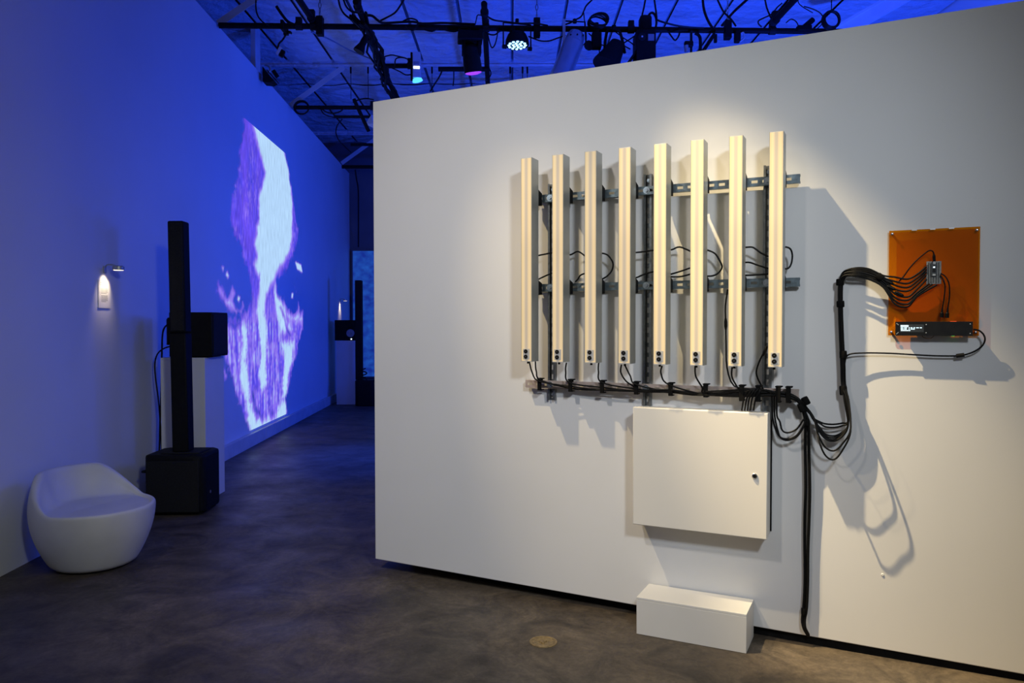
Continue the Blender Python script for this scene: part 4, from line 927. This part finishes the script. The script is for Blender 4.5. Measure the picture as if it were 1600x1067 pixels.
pipe((2.99, 3.5, 4.80), (2.87, 8.5, 4.80), 0.036, 'black grid pipe slanting in at the upper right to the cross pipe', (0.99,))
bA, bB = [(-0.936,9.869,4.745),(-0.348,9.871,4.745)]
pipe((bA[0], bA[1], 4.745), (bB[0]+0.05, bB[1], 4.745), 0.030, 'short black side bar left of the moving head light')
bA, bB = [(-1.625,9.746,4.745),(-1.239,9.747,4.745)]
pipe((bA[0], bA[1], 4.745), (bB[0], bB[1], 4.745), 0.030, 'short black side bar holding the lit box light', (0.9,))
bA, bB = [(-2.751,11.955,4.7),(-2.127,11.957,4.7)]
pipe((bA[0], bA[1], 4.70), (bB[0]+0.4, bB[1], 4.70), 0.022, 'thin black bar hung below the second grid pipe')
bA, bB = [(-2.882,13.804,4.7),(-2.458,13.806,4.7)]
pipe((bA[0], bA[1], 4.70), (bB[0]+0.4, bB[1], 4.70), 0.026, 'small black bar above the farthest grid pipe')
a, b = [(-2.169,11.2,4.475),(-2.086,11.2,4.29)]
pipe((-2.349,11.5,4.838), (-2.133,11.5,4.365), 0.028, 'short slanting black stub pipe at the second grid pipe')

# ceiling hangers with chains
def hanger(px_xyz, label, shiny):
    x, y, z = px_xyz
    t = thing('pipe_hanger', (x, y, z), 0, label, 'hanger', 'hangers carrying the front grid pipe')
    part('clamp_body', MB().span((-0.036, -0.045, -0.105), (0.036, 0.045, 0.095)), 'black', t, bevel=0.006)
    part('eye_bolt', MB().cyl((0, 0, 0.095), (0, 0, 0.14), 0.010, 10), 'alu', t)
    ch = MB()
    for k in range(int((5.40-z-0.14)/0.06)):
        zz = 0.16+k*0.06
        pts = [(0.014*math.cos(a), 0, zz+0.034*math.sin(a)) if k % 2 else (0, 0.014*math.cos(a), zz+0.034*math.sin(a)) for a in [i*math.pi/3 for i in range(6)]]
        ch.tube(pts, 0.0045, 5, 1, closed=True)
    part('chain', ch, 'alu' if shiny else 'galv_dark', t)
hanger((-2.083, 8.414, 4.735), 'left chain hanger on the front grid pipe near the left wall', False)
hanger((0.275, 8.47, 4.735), 'middle chain hanger on the front grid pipe beside the LED par light', False)
hanger((2.38, 8.535, 4.735), 'right chain hanger with a shiny link on the front grid pipe', True)

# LED par light
def par_light(loc):
    t = thing('led_par_light', loc, 0.25, 'round LED par light with bright blue diodes hung on the front grid pipe', 'stage light')
    part('yoke', MB().tube([(-0.155, 0, -0.06), (-0.155, 0, 0.20), (0.155, 0, 0.20), (0.155, 0, -0.06)], 0.009, 6, 1).cyl((-0.165, 0, -0.06), (-0.12, 0, -0.06), 0.022, 10).cyl((0.12, 0, -0.06), (0.165, 0, -0.06), 0.022, 10), 'black', t)
    part('clamp', MB().cyl((0, 0, 0.20), (0, 0, 0.25), 0.02, 10), 'black', t)
    ax = Vector((0.0, -0.10, -1.0)).normalized(); q = ax.to_track_quat('Z', 'Y')
    b = part('can', MB().lathe((0, 0, 0), [(0.06, -0.11), (0.10, -0.08), (0.125, -0.02), (0.130, 0.03), (0.120, 0.034), (0.0, 0.034)], 24, axis=ax), 'black', t, label='black round light housing')
    part('cooling_fins', MB().box(q @ Vector((0.05, 0, -0.13)), (0.05, 0.06, 0.07)).box(q @ Vector((-0.05, 0, -0.13)), (0.05, 0.06, 0.07)), 'black', t)
    pos = [(0, 0)] + [(0.045*math.cos(k*math.pi/3), 0.045*math.sin(k*math.pi/3)) for k in range(6)] + [(0.09*math.cos(k*math.pi/6+0.2), 0.09*math.sin(k*math.pi/6+0.2)) for k in range(12)]
    for x, y in pos:
        p = q @ Vector((x, y, 0.034))
        part('diode_lens', MB().lathe(p, [(0.0165, 0), (0.0165, 0.003), (0.011, 0.009), (0.0, 0.010)], 10, axis=ax), 'led_blue', b)
    return t
par_light((0.059,8.45,4.569))

# moving head light
def moving_head(loc, label, lens):
    t = thing('moving_head_light', loc, 0.1, label, 'stage light')
    part('base', MB().span((-0.17, -0.10, 0.0), (0.10, 0.10, 0.10)), 'black', t, bevel=0.012)
    part('yoke', MB().span((-0.125, -0.06, -0.14), (-0.085, 0.06, 0.0)).span((0.045, -0.06, -0.14), (0.085, 0.06, 0.0)).span((-0.125, -0.05, -0.03), (0.085, 0.05, 0.01)), 'black', t, bevel=0.008)
    ax = Vector((0.14, 0.20, -0.97)).normalized()
    h = part('head', MB().lathe((-0.02, 0, -0.17), [(0.06, -0.13), (0.085, -0.10), (0.095, 0.0), (0.100, 0.10), (0.098, 0.15), (0.085, 0.155)], 24, axis=ax), 'black', t)
    part('lens', MB().lathe(Vector((-0.02, 0, -0.17))+ax*0.154, [(0.090, 0), (0.085, 0.008), (0.05, 0.02), (0.0, 0.024)], 24, axis=ax), lens, h)
    return t
moving_head((-0.419,8.45,4.569), 'black moving head light with a purple glowing lens on the front grid pipe', 'led_purple')

# lit box light at the end of a side bar
c = (-1.18,9.6,4.688)
t = thing('box_light', c, 0.1, 'small upright light box with white and cyan glowing windows above the partition corner', 'stage light')
part('back_rail', MB().span((-0.075, -0.02, -0.175), (-0.05, 0.02, 0.17)), 'black', t, bevel=0.004)
part('casing', MB().span((-0.048, -0.06, -0.15), (0.050, 0.06, 0.165)), 'steel_white', t, bevel=0.006)
part('window', MB().span((-0.038, -0.064, -0.045), (0.038, -0.0605, -0.015)), 'led_white', t)
part('window', MB().span((-0.034, -0.064, 0.0), (0.034, -0.0605, 0.04)), 'cone', t)
part('glowing_lens', MB().cone((0.005, 0.0, -0.151), (0.012, 0.0, -0.18), 0.055, 0.066, 16), 'led_cyan', t)

# snoot spotlight
c = (-1.615,8.4,4.58)
t = thing('track_spot', c, 0.0, 'small black flared spotlight hanging under the cable-wrapped pipe', 'stage light')
ax = Vector((-0.42, -0.1, -0.9)).normalized()
part('stem', MB().cyl((0.01, 0, -0.02), (0.02, 0, 0.14), 0.010, 8), 'black', t)
part('barrel', MB().lathe((0.02, 0, 0.0), [(0.03, -0.05), (0.036, 0.02), (0.036, 0.06), (0.06, 0.13), (0.062, 0.15), (0.05, 0.15)], 18, axis=ax), 'black', t)
part('side_knob', MB().cyl((0.05, 0, 0.0), (0.075, 0, 0.005), 0.012, 8), 'black', t)

# floodlight on a bent arm and wall speaker, left
pts = [(-2.477,8.5,4.694),(-2.491,8.5,4.652),(-2.52,8.5,4.61),(-2.555,8.5,4.575),(-2.569,8.5,4.527)]
c = Vector(pts[-1])
t = thing('arm_lamp', Vector(pts[0]), 0.0, 'small square lamp on a bent arm under the front grid pipe by the left wall', 'stage light')
p0 = Vector(pts[0])
part('arm', MB().tube([Vector(p)-p0 for p in pts], 0.010, 8, 4), 'black', t)
part('mount', MB().box((0.01, 0, 0.01), (0.10, 0.05, 0.018), Matrix.Rotation(0.25, 3, 'Y')).box((0.0, -0.06, 0.03), (0.03, 0.2, 0.10)).box((0.0, 0, -0.012), (0.05, 0.04, 0.03)), 'black', t)
q = Matrix.Rotation(0.5, 3, 'Y') @ Matrix.Rotation(0.3, 3, 'Z')
hc = c-p0+Vector((0.03, -0.02, -0.045))
hd = part('head', MB().box(hc+q @ Vector((0.028, 0, -0.01)), (0.05, 0.07, 0.075), q), 'black', t, bevel=0.006)
part('face', MB().box(hc+q @ Vector((-0.012, 0, 0.0)), (0.032, 0.075, 0.085), q), 'led_cyan' if False else 'steel_white', t, bevel=0.004)
c = (-3.134,10.0,4.692)
t = thing('wall_speaker', c, -LPHI, 'small wedge-shaped black speaker on a bracket high on the left wall', 'speaker')
part('cabinet', MB().prism([(-0.065, 0.11), (-0.065, -0.09), (0.035, -0.10), (0.085, -0.075), (-0.03, 0.055)], 1, -0.09, 0.09), 'black', t, bevel=0.006)
part('grille', MB().box((0.045, 0.0, 0.0), (0.012, 0.16, 0.17), Matrix.Rotation(-0.73, 3, 'Y')), 'black_rough', t)
part('bracket', MB().tube([(-0.02, 0, 0.05), (0.01, 0, 0.09), (-0.01, 0, 0.14), (-0.06, 0, 0.15)], 0.012, 8, 3), 'alu', t)
part('sensor', MB().box((0.085, -0.03, 0.03), (0.05, 0.06, 0.09), Matrix.Rotation(-0.6, 3, 'Y')), 'black', t, bevel=0.006)

# chrome par can
a, b = [Vector(p) for p in [(0.684,8.4,4.577),(0.467,8.25,3.994)]]
ax = (b-a)
t = thing('par_can', a, 0.0, 'polished silver par can tilted behind the partition top edge', 'stage light')
L_ = ax.length
part('can', MB().lathe((0, 0, 0), [(0.0, -0.10), (0.05, -0.095), (0.085, -0.07), (0.098, -0.03), (0.102, 0.0), (0.104, 0.04), (0.112, 0.05), (0.112, L_*0.7), (0.118, L_*0.72), (0.118, L_), (0.105, L_)], 28, axis=ax), 'can_silver', t)
d = ax.normalized()
for k in (-0.05, 0.02, 0.085):
    part('vent_hole', MB().cyl(Vector((k, -0.10+abs(k)*0.4, 0.02)), Vector((k, -0.115+abs(k)*0.4, 0.018)), 0.009, 10), 'black', t)
part('yoke_strap', MB().span((-0.135, -0.06, -0.06), (-0.105, -0.05, 0.20)), 'alu', t)
part('yoke', MB().tube([(-0.12, -0.03, 0.0), (-0.12, -0.03, 0.19), (0.11, 0.0, 0.19), (0.125, 0.0, -0.10)], 0.010, 6, 1), 'black', t)
part('clamp', MB().cyl((0.0, 0, 0.18), (0.0, 0, 0.22), 0.022, 10), 'black', t)

# black fixtures to the right
def box_fixture(loc, w, h, d, label, name='dimmer_box', cat='stage light', coil=True):
    t = thing(name, loc, 0.0, label, cat)
    part('casing', MB().span((-w/2, -d/2, -h), (w/2, d/2, 0)), 'black', t, bevel=0.01)
    part('hook', MB().cyl((0, 0, 0), (0, 0, 0.11), 0.025, 10), 'black', t)
    return t
t = box_fixture((0.925,8.45,4.665), 0.105, 0.17, 0.10, 'small black ballast box hung under a cable coil on the front grid pipe')
part('round_cap', MB().lathe((-0.09, -0.02, -0.15), [(0.0, -0.01), (0.05, 0.0), (0.055, 0.03), (0.0, 0.035)], 18, axis=(0.3, -1, 0.2)), 'black', t)
c = Vector((0.932,8.45,4.775))
mb = MB()
for k in range(4):
    mb.tube([(0.10*math.cos(a)+0.006*k, 0.02*math.sin(a*2+k)-0.015*k, 0.065*math.sin(a)+0.008*k) for a in [i*math.pi/7 for i in range(14)]], 0.010, 6, 2, closed=True)
solo('cable_coil', mb, 'cable', 'coil of black cable slung over the front grid pipe above the ballast box', 'cable coil', 'coils of cable on the grid', loc=c)
# fresnel
c = Vector((1.135,8.45,4.568))
t = thing('fresnel_light', c, 0.0, 'bulky black fresnel light half hidden by the partition top edge', 'stage light')
ax = Vector((-0.45, -0.2, -0.85)).normalized()
part('can', MB().lathe((0.0, 0, -0.06), [(0.05, -0.07), (0.085, -0.05), (0.10, 0.02), (0.115, 0.10), (0.15, 0.22), (0.155, 0.25), (0.13, 0.25)], 22, axis=ax), 'black', t)
part('yoke', MB().tube([(-0.13, 0, -0.20), (-0.10, 0, 0.10), (-0.02, 0, 0.15), (0.05, 0, 0.10), (0.10, 0, -0.12)], 0.016, 8, 3), 'black', t)
part('clamp', MB().cyl((-0.02, 0, 0.13), (-0.02, 0, 0.18), 0.025, 10), 'black', t)
part('barn_door', MB().box((0.16, -0.02, -0.20), (0.02, 0.18, 0.22), Matrix.Rotation(0.6, 3, 'Y')), 'black', t)
# large profile/projector
c = Vector((1.446,8.45,4.657))
t = thing('stage_projector', c, 0.0, 'large black box projector hung on the front grid pipe with a pale lens', 'projector')
part('casing', MB().span((-0.105, -0.13, -0.36), (0.105, 0.13, 0.0)), 'black', t, bevel=0.008)
part('lens_ring', MB().lathe((-0.045, -0.13, -0.08), [(0.04, 0.0), (0.04, 0.015), (0.032, 0.015)], 18, axis=(0, -1, 0)), 'black_rough', t)
part('lens', MB().lathe((-0.045, -0.131, -0.08), [(0.031, 0.0), (0.02, 0.012), (0.0, 0.016)], 18, axis=(0, -1, 0)), 'steel_white', t)
part('vent_panel', MB().span((0.02, -0.134, -0.12), (0.085, -0.1305, -0.05)), 'seam', t)
part('hanging_clamp', MB().span((-0.055, -0.07, 0.0), (0.075, 0.07, 0.19)), 'black', t, bevel=0.03)
part('safety_loop', MB().tube([(0.08+0.05*math.cos(a), -0.02, 0.12+0.10*math.sin(a)) for a in [i*math.pi/6 for i in range(12)]], 0.013, 6, 2, closed=True), 'cable', t)
# small fittings further right
c = Vector((1.966,8.48,4.675))
t = thing('grid_fitting', c, 0.0, 'cluster of black pipe fittings with a grey coupler under the front grid pipe', 'fitting')
part('stem', MB().cyl((0, 0, 0.0), (0, 0, -0.22), 0.014, 8), 'black', t)
part('coupler', MB().span((-0.075, -0.03, -0.15), (0.02, 0.03, -0.09)), 'black', t, bevel=0.01)
part('bent_hose', MB().tube([(0.04, 0, 0.0), (0.08, 0, -0.02), (0.10, 0, -0.07), (0.10, 0, -0.22)], 0.018, 8, 4), 'black', t)
part('grey_coupler', MB().cyl((-0.06, -0.02, -0.14), (-0.05, -0.02, -0.21), 0.026, 10), 'alu', t)
c = Vector((2.167,8.5,4.675))
t = thing('grid_fitting', c, 0.0, 'slanting black arm hung from the front grid pipe right of the coupler', 'fitting')
part('arm', MB().tube([(0.06, 0, 0.0), (0.0, 0, -0.09), (-0.10, 0, -0.24)], 0.020, 8, 3), 'black', t)
part('handle', MB().box((0.07, 0, -0.05), (0.03, 0.03, 0.09)), 'black', t)
c = Vector((2.477,8.5,4.682))
t = thing('grid_fitting', c, 0.0, 'black side clamp with a grey lever on the right stretch of the front pipe', 'fitting')
part('body', MB().span((-0.03, -0.04, -0.10), (0.03, 0.04, 0.02)), 'black', t, bevel=0.01)
part('lever', MB().tube([(0.02, -0.02, -0.02), (0.06, -0.02, 0.0), (0.07, -0.02, -0.06), (0.02, -0.02, -0.10)], 0.008, 6, 3), 'steel_white', t)
c = Vector((3.251,8.56,4.774))
t = thing('grid_fitting', c, 0.0, 'short black angled stub at the right end of the front grid pipe', 'fitting')
part('stub', MB().cyl((-0.06, 0, -0.04), (0.08, 0, 0.08), 0.030, 12), 'black', t)
part('clamp', MB().box((-0.02, 0, -0.02), (0.16, 0.07, 0.06)), 'black', t, bevel=0.01)
# hanging coil
c = Vector((3.508,8.5,4.827))
t = thing('cable_coil', c, 0.0, 'ring of coiled black cable hanging from the roof at the upper right', 'cable coil', 'coils of cable on the grid')
mb = MB()
for k in range(6):
    rr = 0.082+0.006*(k % 3)
    mb.tube([(rr*math.cos(a), 0.012*(k-2.5), rr*math.sin(a)*1.05) for a in [i*math.pi/9 for i in range(18)]], 0.008, 6, 1, closed=True)
part('coil', mb, 'cable', t, smooth=60)
part('hanging_cord', MB().cyl((0, 0, 0.08), (0.0, 0, 1.04), 0.006, 6), 'cable', t)
c = Vector((-3.126,11.55,4.711))
mb = MB()
for k in range(3):
    rr = 0.10+0.006*k
    mb.tube([(rr*math.cos(a), -0.045-0.012*k, rr*0.9*math.sin(a)) for a in [i*math.pi/9 for i in range(18)]], 0.010, 6, 1, closed=True)
solo('cable_coil', mb, 'cable', 'ring of black cable on the second grid pipe where it meets the left wall', 'cable coil', 'coils of cable on the grid', loc=c)

# pale faceted lantern peeking out above the partition corner
c = Vector((-2.197,11.957,4.587))
t = thing('paper_lantern', c, 0.0, 'pale angular lamp peeking out above the left top corner of the partition', 'stage light')
part('shade', MB().add([(-0.07, 0, 0.0), (0.03, -0.05, 0.13), (0.14, 0.0, 0.12), (0.12, -0.04, -0.10), (0.05, -0.07, 0.0), (0.06, 0.08, 0.0)], [(0, 4, 1), (1, 4, 2), (2, 4, 3), (3, 4, 0), (1, 5, 0), (2, 5, 1), (3, 5, 2), (0, 5, 3)]), 'steel_white', t, smooth=0)
part('cord', MB().cyl((0.05, 0, 0.10), (0.06, 0, 4.70-c.z), 0.008, 6), 'cable', t)

# roof droppers with black sleeves
dl = [(548, 'leftmost roof dropper with a black sleeve, left of the cable-wrapped pipe'), (575, 'roof dropper with a black sleeve just left of the cable bundle'), (675, 'roof dropper with a black sleeve between the box light and the side bar'),
      (797, 'roof dropper with a black sleeve below the LED par light on its left'), (816.5, 'roof dropper with a black sleeve below the LED par light on its right'), (824, 'roof dropper with a black sleeve, next but one right of the LED par light')]
DP = [[(-2.404,11.55,5.337),(-2.405,11.55,5.232),(-2.407,11.55,4.9)],[(-2.146,11.55,5.337),(-2.147,11.55,5.232),(-2.149,11.55,4.9)],[(-1.191,11.55,5.336),(-1.191,11.55,5.231),(-1.192,11.55,4.899)],[(-0.025,11.55,5.334),(-0.025,11.55,5.23),(-0.025,11.55,4.898)],[(0.162,11.55,5.334),(0.162,11.55,5.23),(0.161,11.55,4.898)],[(0.233,11.55,5.334),(0.233,11.55,5.23),(0.233,11.55,4.898)]]
for (px_, lab), p in zip(dl, DP):
    t = thing('roof_dropper', Vector(p[0]), 0.0, lab, 'dropper', 'droppers hung from the roof beam')
    hgt = 5.34-p[0][2]
    part('sleeve', MB().cyl((0, 0, 0), (0, 0, -0.10), 0.013, 8), 'black', t)
    part('wire', MB().cyl((0, 0, -0.10), (0, 0, -0.48), 0.0045, 6).cyl((0, 0, hgt), (0, 0, 0.0), 0.003, 6), 'cable', t)

# loose cables on the grid
GC = [([(-2.738,8.3,4.965),(-2.739,8.3,4.87),(-2.728,8.35,4.802),(-2.66,8.35,4.733),(-2.6,8.4,4.725),(-2.496,8.4,4.704)], 0.008, 'black cable sagging from the roof to the left end of the front pipe'),
      ([(-2.61,8.6,5.02),(-2.554,8.6,4.935),(-2.484,8.6,4.851),(-2.399,8.6,4.809)], 0.018, 'thick black cable slanting to the front pipe near the bent-arm lamp'),
      ([(-1.854,8.3,4.964),(-1.834,8.3,4.883),(-1.793,8.3,4.815),(-1.735,8.35,4.78),(-1.704,8.4,4.752)], 0.011, 'black cable curving down to the front pipe left of the cable-wrapped pipe'),
      ([(-1.777,8.2,4.923),(-1.751,8.2,4.855),(-1.703,8.2,4.808),(-1.643,8.2,4.792),(-1.562,8.1,4.755)], 0.011, 'black cable curving into the free end of the cable-wrapped pipe'),
      ([(-1.134,8.3,5.004),(-1.189,8.3,4.909),(-1.259,8.35,4.848),(-1.342,8.35,4.8),(-1.419,8.4,4.786)], 0.010, 'black cable rising from the front pipe to the roof right of the wrapped pipe'),
      ([(-1.556,8.35,4.821),(-1.5,8.35,4.814),(-1.432,8.35,4.759),(-1.385,8.4,4.758),(-1.246,8.4,4.765),(-1.072,8.4,4.772),(-0.968,8.4,4.751),(-0.76,8.4,4.758),(-0.552,8.4,4.751),(-0.399,8.4,4.743)], 0.014, 'thick black cable lying along the top of the front pipe'),
      ([(-1.17,8.35,4.759),(-1.094,8.3,4.767),(-1.025,8.3,4.753),(-1.005,8.3,4.719),(-1.039,8.3,4.651),(-1.094,8.3,4.651),(-1.142,8.35,4.704)], 0.008, 'small black cable loop around the front pipe above the box light'),
      ([(-0.955,8.4,4.689),(-0.863,8.38,4.661),(-0.788,8.4,4.696),(-0.689,8.38,4.667),(-0.606,8.38,4.66),(-0.538,8.4,4.702),(-0.448,8.4,4.689)], 0.008, 'black cable sagging in waves below the front pipe left of the moving head'),
      ([(-0.406,8.4,4.702),(-0.383,8.35,4.765),(-0.369,8.35,4.82),(-0.328,8.35,4.82),(-0.291,8.3,4.786)], 0.006, 'thin black cable rising beside the free pipe end above the moving head'),
      ([(-0.291,8.3,4.813),(-0.238,8.35,4.792),(-0.176,8.35,4.765),(-0.066,8.4,4.771),(0.087,8.4,4.753),(0.253,8.4,4.753),(0.394,8.43,4.74)], 0.009, 'black cable running along the front pipe to the middle hanger'),
      ([(-0.261,8.4,4.647),(-0.246,8.38,4.571),(-0.226,8.38,4.502),(-0.205,8.38,4.485),(-0.177,8.38,4.53),(-0.156,8.38,4.619),(-0.156,8.4,4.702)], 0.007, 'narrow black cable loop hanging right of the moving head'),
      ([(-0.288,8.4,4.661),(-0.233,8.4,4.633),(-0.177,8.4,4.633),(-0.129,8.4,4.668),(-0.066,8.4,4.674),(0.045,8.4,4.661)], 0.008, 'black cable looping from the moving head to the LED par light'),
      ([(0.185,8.45,4.631),(0.254,8.42,4.592),(0.323,8.42,4.571),(0.407,8.42,4.571),(0.491,8.42,4.599),(0.589,8.44,4.64)], 0.008, 'black cable sagging from the LED par light to the silver par can'),
      ([(0.876,8.45,5.024),(0.813,8.45,4.962),(0.785,8.45,4.9),(0.757,8.45,4.845),(0.695,8.45,4.81),(0.633,8.47,4.783),(0.564,8.48,4.766)], 0.009, 'black cable dropping from the roof to the front pipe above the silver par can'),
      ([(0.786,8.46,4.89),(0.799,8.44,4.744),(0.813,8.44,4.64),(0.806,8.44,4.564),(0.757,8.44,4.516)], 0.006, 'thin black cable hanging past the back of the silver par can'),
      ([(1.453,8.4,5.03),(1.433,8.4,4.92),(1.416,8.42,4.832),(1.428,8.45,4.747)], 0.010, 'left black cable dropping from the roof to the box projector'),
      ([(1.543,8.4,5.03),(1.558,8.4,4.92),(1.576,8.42,4.818),(1.575,8.45,4.733)], 0.010, 'right black cable dropping from the roof to the box projector'),
      ([(1.579,8.44,4.805),(1.677,8.44,4.771),(1.821,8.46,4.747),(1.966,8.48,4.737),(2.111,8.5,4.738)], 0.010, 'black cable running down onto the front pipe right of the box projector'),
      ([(1.721,8.48,4.682),(1.752,8.46,4.626),(1.787,8.46,4.591),(1.822,8.46,4.633),(1.84,8.48,4.689)], 0.009, 'V-shaped black cable hanging under the front pipe right of the projector'),
      ([(2.095,8.5,5.072),(2.103,8.5,4.974),(2.124,8.5,4.891),(2.16,8.5,4.807),(2.207,8.52,4.752)], 0.014, 'thick black cable curving from the roof to the right stretch of the front pipe'),
      ([(2.25,8.5,5.065),(2.292,8.5,4.974),(2.328,8.5,4.912),(2.37,8.5,4.87),(2.412,8.5,4.828),(2.468,8.52,4.766)], 0.010, 'black cable crossing in front of the right chain hanger'),
      ([(2.692,8.8,5.19),(2.62,8.8,5.125),(2.533,8.8,5.046),(2.454,8.75,4.955),(2.362,8.7,4.842)], 0.016, 'thick black cable slanting down behind the right chain hanger'),
      ([(2.776,8.5,5.064),(2.798,8.5,4.96),(2.833,8.5,4.876),(2.869,8.5,4.793)], 0.009, 'black cable dropping to the front pipe left of the slanting pipe'),
      ([(2.749,8.52,4.759),(2.708,8.5,4.786),(2.714,8.5,4.821),(2.784,8.5,4.856),(2.854,8.5,4.89),(2.91,8.5,4.96),(2.966,8.5,5.008)], 0.008, 'black cable with an S bend left of the slanting pipe'),
      ([(3.01,8.5,4.793),(3.058,8.48,4.827),(3.115,8.48,4.799),(3.143,8.5,4.751),(3.102,8.52,4.717)], 0.006, 'thin cable loops right of the slanting pipe end'),
      ([(3.205,8.5,4.973),(3.303,8.5,4.945),(3.381,8.5,4.904),(3.417,8.5,4.848),(3.403,8.5,4.778),(3.348,8.52,4.73)], 0.006, 'thin cable bowing from the slanting pipe towards the hanging coil'),
      ([(3.141,8.5,5.057),(3.148,8.5,5.008),(3.205,8.5,4.959),(3.304,8.5,4.904)], 0.005, 'thin cable crossing the slanting pipe at the top edge'),
      ([(0.846,8.5,4.683),(0.911,8.45,4.595),(0.981,8.45,4.54),(1.086,8.45,4.526),(1.156,8.45,4.581)], 0.007, 'black cable slung under the ballast box to the fresnel'),
      ([(1.142,8.5,4.697),(1.227,8.46,4.613),(1.297,8.46,4.571),(1.339,8.46,4.536)], 0.007, 'black cable crossing down from the front pipe to the box projector'),
      ([(1.346,8.46,4.64),(1.283,8.46,4.599),(1.22,8.46,4.557),(1.178,8.46,4.516)], 0.007, 'black cable crossing up between the fresnel and the box projector'),
      ([(1.136,8.46,4.571),(1.206,8.46,4.543),(1.297,8.46,4.495)], 0.007, 'lower black cable between the fresnel and the box projector'),
      ([(0.955,8.46,4.53),(0.959,8.44,4.433),(0.981,8.44,4.356)], 0.006, 'thin black cable hanging below the ballast box'),
      ([(-1.666,9.7,4.817),(-1.505,9.6,4.83),(-1.41,9.6,4.814),(-1.299,9.6,4.783),(-1.267,9.6,4.728)], 0.008, 'upper black cable looped over the side bar of the box light'),
      ([(-1.465,9.7,4.73),(-1.442,9.6,4.775),(-1.394,9.6,4.799),(-1.315,9.6,4.791),(-1.259,9.6,4.751)], 0.008, 'second black cable looped over the side bar of the box light'),
      ([(-1.506,9.7,4.706),(-1.387,9.6,4.625),(-1.316,9.6,4.586),(-1.252,9.6,4.59)], 0.008, 'black cable under the side bar to the foot of the box light'),
      ([(-0.879,9.87,4.753),(-0.92,9.87,4.656),(-0.977,9.87,4.567),(-1.043,9.87,4.461)], 0.010, 'black cable slanting down from the left end of the side bar'),
      ([(-0.74,9.87,4.753),(-0.74,9.87,4.632),(-0.749,9.87,4.534)], 0.008, 'short black cable hanging straight from the middle of the side bar'),
      ([(-0.316,9.9,4.795),(-0.283,9.9,4.754),(-0.267,9.9,4.689),(-0.308,9.9,4.624),(-0.341,9.9,4.608)], 0.008, 'small black cable loop right of the side bar end'),
      ([(-2.874,11.5,4.744),(-2.779,11.5,4.659),(-2.665,11.5,4.63),(-2.55,11.5,4.659),(-2.493,11.5,4.715)], 0.010, 'black cable sagging below the second grid pipe'),
      ([(-2.855,11.5,4.716),(-2.798,11.5,4.621),(-2.688,11.6,4.6),(-2.656,11.8,4.644)], 0.009, 'black cable from the second grid pipe down to the thin bar'),
      ([(-2.72,12.4,4.783),(-2.803,12.4,4.681),(-2.824,12.4,4.559),(-2.773,12.4,4.436),(-2.714,12.6,4.379),(-2.673,12.8,4.341)], 0.009, 'black cable curving from the thin bar into the dark end of the hall'),
      ([(-2.368,11.5,4.791),(-2.282,11.5,4.829),(-2.168,11.5,4.848),(-2.054,11.5,4.829)], 0.010, 'black cable arching over the stub pipe at the second grid pipe'),
      ([(-3.169,15.6,4.614),(-3.164,15.7,4.44),(-3.159,15.8,4.328),(-3.187,16.0,4.099),(-3.253,16.3,3.121)], 0.014, 'black cable dropping from the farthest pipe to the blue screen'),
      ([(-2.325,9.0,4.889),(-2.303,9.3,4.963),(-2.219,9.6,5.004),(-2.105,10.0,5.035),(-1.975,10.4,5.091),(-1.873,10.8,5.149)], 0.009, 'pale cable sagging below the roof from the left hanger')]
for pts, r, lab in GC:
    cable('grid_cable', pts, r, lab, group='loose cables on the lighting grid', n=6, smooth=3, m='seam' if lab.startswith('pale') else 'cable')
# cables lashed along the wrapped pipe: ten individual runs
rng = random.Random(9)
for k in range(9):
    pts = []
    ph = rng.random()*6.28
    for j in range(26):
        y = 8.2+j*0.22; a = ph+j*0.5*(1 if k % 2 else -1)
        r = 0.045+0.04*rng.random()+(0.02 if j % 5 == 0 else 0)
        pts.append((-1.60-(y-7.95)*0.0284+r*math.cos(a), y, 4.78+r*math.sin(a)*0.9-0.03))
    names = ['first', 'second', 'third', 'fourth', 'fifth', 'sixth', 'seventh', 'eighth', 'ninth']
    cable('lashed_cable', pts, 0.013, 'black cable twisted around the wrapped grid pipe together with its fellows', group='cables twisted around the wrapped grid pipe', n=6, smooth=1)
